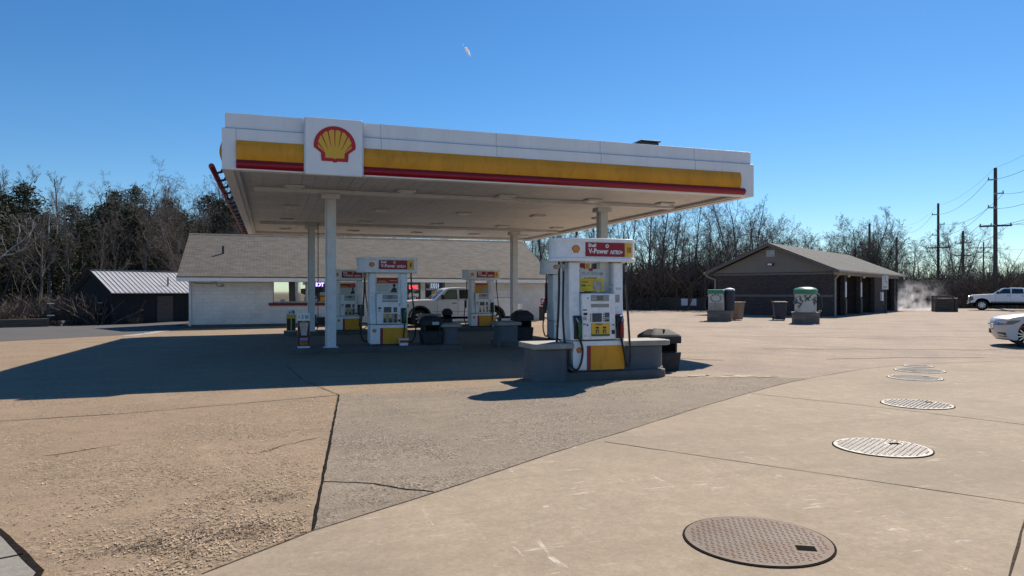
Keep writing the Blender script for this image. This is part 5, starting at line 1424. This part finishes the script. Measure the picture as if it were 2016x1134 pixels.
# wooded hillside on the left
belt(KB, 20, -21, 1, 62, 72, .60, .85, 'leafless grey tree in the tangled front row of the left hillside woods', 'leafless trees at the front of the left woods')
belt(KB, 26, -22, 6, 73, 96, .76, 1.06, 'leafless tree deep in the woods on the left hillside', 'leafless trees deep in the left woods')
belt(KC, 52, -20, 3, 68, 94, .95, 1.4, 'dark evergreen cedar crowding the left hillside woods', 'cedars on the left hillside')
belt(KB, 10, -21, 6, 96, 112, .65, .9, 'leafless tree on the skyline of the left hill', 'leafless trees on the left skyline')
belt(KB, 22, -40, -21, 62, 90, .6, .95, 'leafless tree in the woods beyond the left edge of the picture', 'trees beyond the left edge')
belt(KC, 12, -38, -20, 66, 92, .9, 1.25, 'cedar in the woods beyond the left edge of the picture', 'cedars beyond the left edge')
# woods behind the shop and right of the canopy
belt(KB, 12, 4, 20, 70, 90, .6, .9, 'leafless tree in the woods behind the white shop', 'leafless trees behind the shop')
belt(KB, 24, 20, 38, 66, 78, .72, .98, 'leafless tree in the front row of the woods behind the board fence', 'leafless trees behind the board fence')
belt(KB, 20, 20, 40, 78, 102, .75, 1.02, 'leafless tree deeper in the woods behind the board fence', 'leafless trees deep in the right woods')
belt([KB[0],KB[2],KB[4],K_round], 16, 39, 48, 86, 112, .62, 1.0, 'leafless tree behind the long roof of the car wash', 'leafless trees behind the car wash')
belt([KB[0],KB[2],KB[4]], 22, 46, 57, 108, 140, .45, .75, 'low leafless tree on the far side of the road at the right', 'low leafless trees at the far right')
def feature(kind, deg, dist, sc, label, rz=0): 
    x, y = at(deg, dist); kind.put(x, y, rz, sc, label)
feature(K_syc, -17.3, 58, .72, 'white barked sycamore with a crooked trunk at the far left edge', 3.6)
feature(K_syc, -14.4, 68, .66, 'smaller white barked tree rising behind the cedars at the left', 2.4)
feature(KB[5], -6.2, 66, 1.0, 'tall spreading leafless tree above the dark shed, against the sky', .6)
feature(KB[2], -3.3, 70, 1.0, 'many stemmed leafless tree next to the left edge of the canopy', 2.0)
feature(KB[0], -9.6, 76, .85, 'leafless tree standing up over the cedars left of the spreading tree', 3.0)
feature(K_slim, 37.2, 74, .93, 'tall slender leafless tree rising left of the car wash peak', .5)
feature(KB[5], 30.4, 68, 1.02, 'thick dark trunked leafless tree right of the closest pump', 1.2)
feature(K_round, 40.0, 84, 1.0, 'rounded leafless tree right behind the car wash peak', 0)
feature(K_round, 45.3, 92, 1.12, 'broad dense leafless tree behind the middle of the car wash roof', 1.7)
feature(K_round, 50.9, 118, 1.18, 'fan shaped leafless tree between the power poles at the right', 4.0)

# tangled undergrowth: one object each
def undergrowth(name, spots, h0, h1, mat, seed):
    rn = random.Random(seed); protos = []
    for k in range(5):
        m = MB()
        for s in range(30):
            a = rn.uniform(0,6.28); rr = rn.uniform(0,.5); p = Vector((rr*math.cos(a), rr*math.sin(a), 0))
            d = Vector((math.cos(a)*rn.uniform(.1,.7), math.sin(a)*rn.uniform(.1,.7), 1)).normalized(); L = rn.uniform(.5,1.0)
            pts = [p]
            for q in range(3):
                d = (d+Vector((rn.gauss(0,.2),rn.gauss(0,.2),-.06))).normalized(); pts.append(pts[-1]+d*L/3)
            m.tube(pts, [.012,.010,.007,.004], 3, cap=False)
            for j in range(4):
                i = rn.randint(1,2); b = pts[i].lerp(pts[i+1], rn.random()); e = b+(d+Vector((rn.gauss(0,.6),rn.gauss(0,.6),rn.gauss(.1,.3)))).normalized()*rn.uniform(.15,.4)
                m.tube([b, e], [.006,.003], 3, cap=False)
        protos.append(m)
    out = MB()
    for (x, y) in spots:
        m = rn.choice(protos); a = rn.uniform(0,6.28); h = rn.uniform(h0,h1); w = h*rn.uniform(.8,1.3); c, s = math.cos(a)*w, math.sin(a)*w; z = gh(x,y)-.1
        out.add([(x+p[0]*c-p[1]*s, y+p[0]*s+p[1]*c, z+p[2]*h) for p in m.v], m.f)
    struct(obj(name, out, mat, normals=False), 'stuff')
ru = random.Random(17)
sp = [at(ru.uniform(-21,3), ru.uniform(58,90)) for _ in range(260)]
sp += [at(ru.uniform(-19,-9), ru.uniform(53,58)) for _ in range(26)] + [at(ru.uniform(-40,-21), ru.uniform(56,80)) for _ in range(90)]
undergrowth('hillside_undergrowth', sp, .8, 2.6, M_brush, 1)
sp = [at(ru.uniform(19,39), ru.uniform(65.5,82)) for _ in range(330)] + [at(ru.uniform(4,20), ru.uniform(62,80)) for _ in range(40)]
undergrowth('woodland_undergrowth', sp, 1.8, 5.6, M_brush, 2)
sp = [at(ru.uniform(38,58), ru.uniform(84,112)) for _ in range(330)]
undergrowth('roadside_undergrowth', sp, 1.6, 4.8, M_brush, 3)

# ================================================================ WATER SPRAY, CONTRAIL
def spray():
    m = bpy.data.materials.new('water_mist'); m.use_nodes = True; nt = m.node_tree
    nt.nodes.remove(nt.nodes['Principled BSDF']); out = nt.nodes['Material Output']
    v = nt.nodes.new('ShaderNodeVolumePrincipled'); v.inputs['Color'].default_value = (.95,.96,1,1); v.inputs['Anisotropy'].default_value = .7
    tc = nt.nodes.new('ShaderNodeTexCoord'); n = nt.nodes.new('ShaderNodeTexNoise'); n.inputs['Scale'].default_value = 1.6; n.inputs['Detail'].default_value = 5
    nt.links.new(tc.outputs['Object'], n.inputs['Vector'])
    sp = nt.nodes.new('ShaderNodeSeparateXYZ'); nt.links.new(tc.outputs['Object'], sp.inputs[0])
    def mul(a, b):
        q = nt.nodes.new('ShaderNodeMath'); q.operation = 'MULTIPLY'; nt.links.new(a, q.inputs[0])
        if hasattr(b, 'links'): nt.links.new(b, q.inputs[1])
        else: q.inputs[1].default_value = b
        return q.outputs[0]
    f = ramp(nt, n.outputs['Fac'], .42, .62)
    fx = mul(ramp(nt, sp.outputs[0], -2.2, -1.4), ramp(nt, sp.outputs[0], -.6, 2.2, 1, .12)); fx = mul(fx, ramp(nt, sp.outputs[0], 1.6, 2.5, 1, 0))
    fz = mul(ramp(nt, sp.outputs[2], .0, 2.7, 1, 0), ramp(nt, sp.outputs[1], -1.2, -.5)); fz = mul(fz, ramp(nt, sp.outputs[1], .5, 1.2, 1, 0))
    nt.links.new(mul(mul(mul(f, fx), fz), 1.25), v.inputs['Density']); nt.links.new(v.outputs[0], out.inputs['Volume'])
    struct(obj('water_spray', MB().box(-2.5,2.5,-1.3,1.3,.03,3.4), m, None, (52.3,46.0,0), (0,0,R(-36))), 'stuff')
spray()
cx_, cy_ = at(18.8-3.82, 2600)
ct = thing('contrail', 'tiny white vapour trail of an aircraft high in the clear sky', 'contrail', (cx_, cy_, 1.6+2600*.3455), R(-15))
M_vap, nv, bv = nodes('white_vapour')
bv.inputs['Base Color'].default_value = (.95,.95,.95,1)
tl = nv.nodes.new('ShaderNodeBsdfTranslucent'); tl.inputs[0].default_value = (.95,.95,.95,1)
mxs = nv.nodes.new('ShaderNodeMixShader'); mxs.inputs[0].default_value = .75
nv.links.new(bv.outputs[0], mxs.inputs[1]); nv.links.new(tl.outputs[0], mxs.inputs[2]); nv.links.new(mxs.outputs[0], nv.nodes['Material Output'].inputs[0])
obj('trail', MB().tube([(0,0,0),(8,0,-14),(16,0,-32)], [2.6,3.8,.6], 8), M_vap, ct, smooth=60); obj('trail', MB().tube([(5,3,2),(14,3,-14),(21,3,-30)], [2.2,3.2,.6], 8), M_vap, ct, smooth=60)
obj('trail_start', MB().tube([(-4,0,8),(-7,0,14)], [.8,.3], 6), M_vap, ct)

# ================================================================ LIGHT, SKY, CAMERA
AZ, EL = R(48.5), R(43.5)                                              # azimuth clockwise from +y
w = bpy.data.worlds.new('World'); scene.world = w; w.use_nodes = True
nt = w.node_tree; bg = nt.nodes['Background']
sk = nt.nodes.new('ShaderNodeTexSky'); sk.sky_type = 'NISHITA'; sk.sun_disc = False
sk.sun_elevation = EL; sk.sun_rotation = AZ; sk.altitude = 200; sk.air_density = 1.0; sk.dust_density = .1; sk.ozone_density = 2.0
hs = nt.nodes.new('ShaderNodeHueSaturation'); hs.inputs['Saturation'].default_value = 1.2; hs.inputs['Hue'].default_value = .503
tint = mixc(nt, 1., sk.outputs[0], (.84,1.0,1.13), 'MULTIPLY')
nt.links.new(tint, hs.inputs['Color']); nt.links.new(hs.outputs[0], bg.inputs[0]); bg.inputs[1].default_value = .072
sd = bpy.data.lights.new('sun', 'SUN'); sd.energy = 4.6; sd.angle = R(.53); sd.color = (1,.90,.77)
so = bpy.data.objects.new('sun', sd); COL.objects.link(so)
dv = Vector((math.sin(AZ)*math.cos(EL), math.cos(AZ)*math.cos(EL), math.sin(EL)))
so.rotation_euler = dv.to_track_quat('Z','Y').to_euler(); so.location = dv*60
cam = bpy.data.cameras.new('camera'); co = bpy.data.objects.new('camera', cam); COL.objects.link(co)
co.location = (0,0,1.6); co.rotation_euler = (R(90),0,R(-18.8))
cam.sensor_width = 36; cam.lens = 1390/2016*36; cam.shift_y = 8/2016; cam.clip_end = 8000; cam.clip_start = .05
scene.camera = co
vs = scene.view_settings; vs.view_transform = 'Standard'; vs.look = 'None'; vs.exposure = .52; vs.gamma = 1
scene.cycles.max_bounces = 7; scene.cycles.diffuse_bounces = 1; scene.cycles.volume_bounces = 1
scene.cycles.use_denoising = True
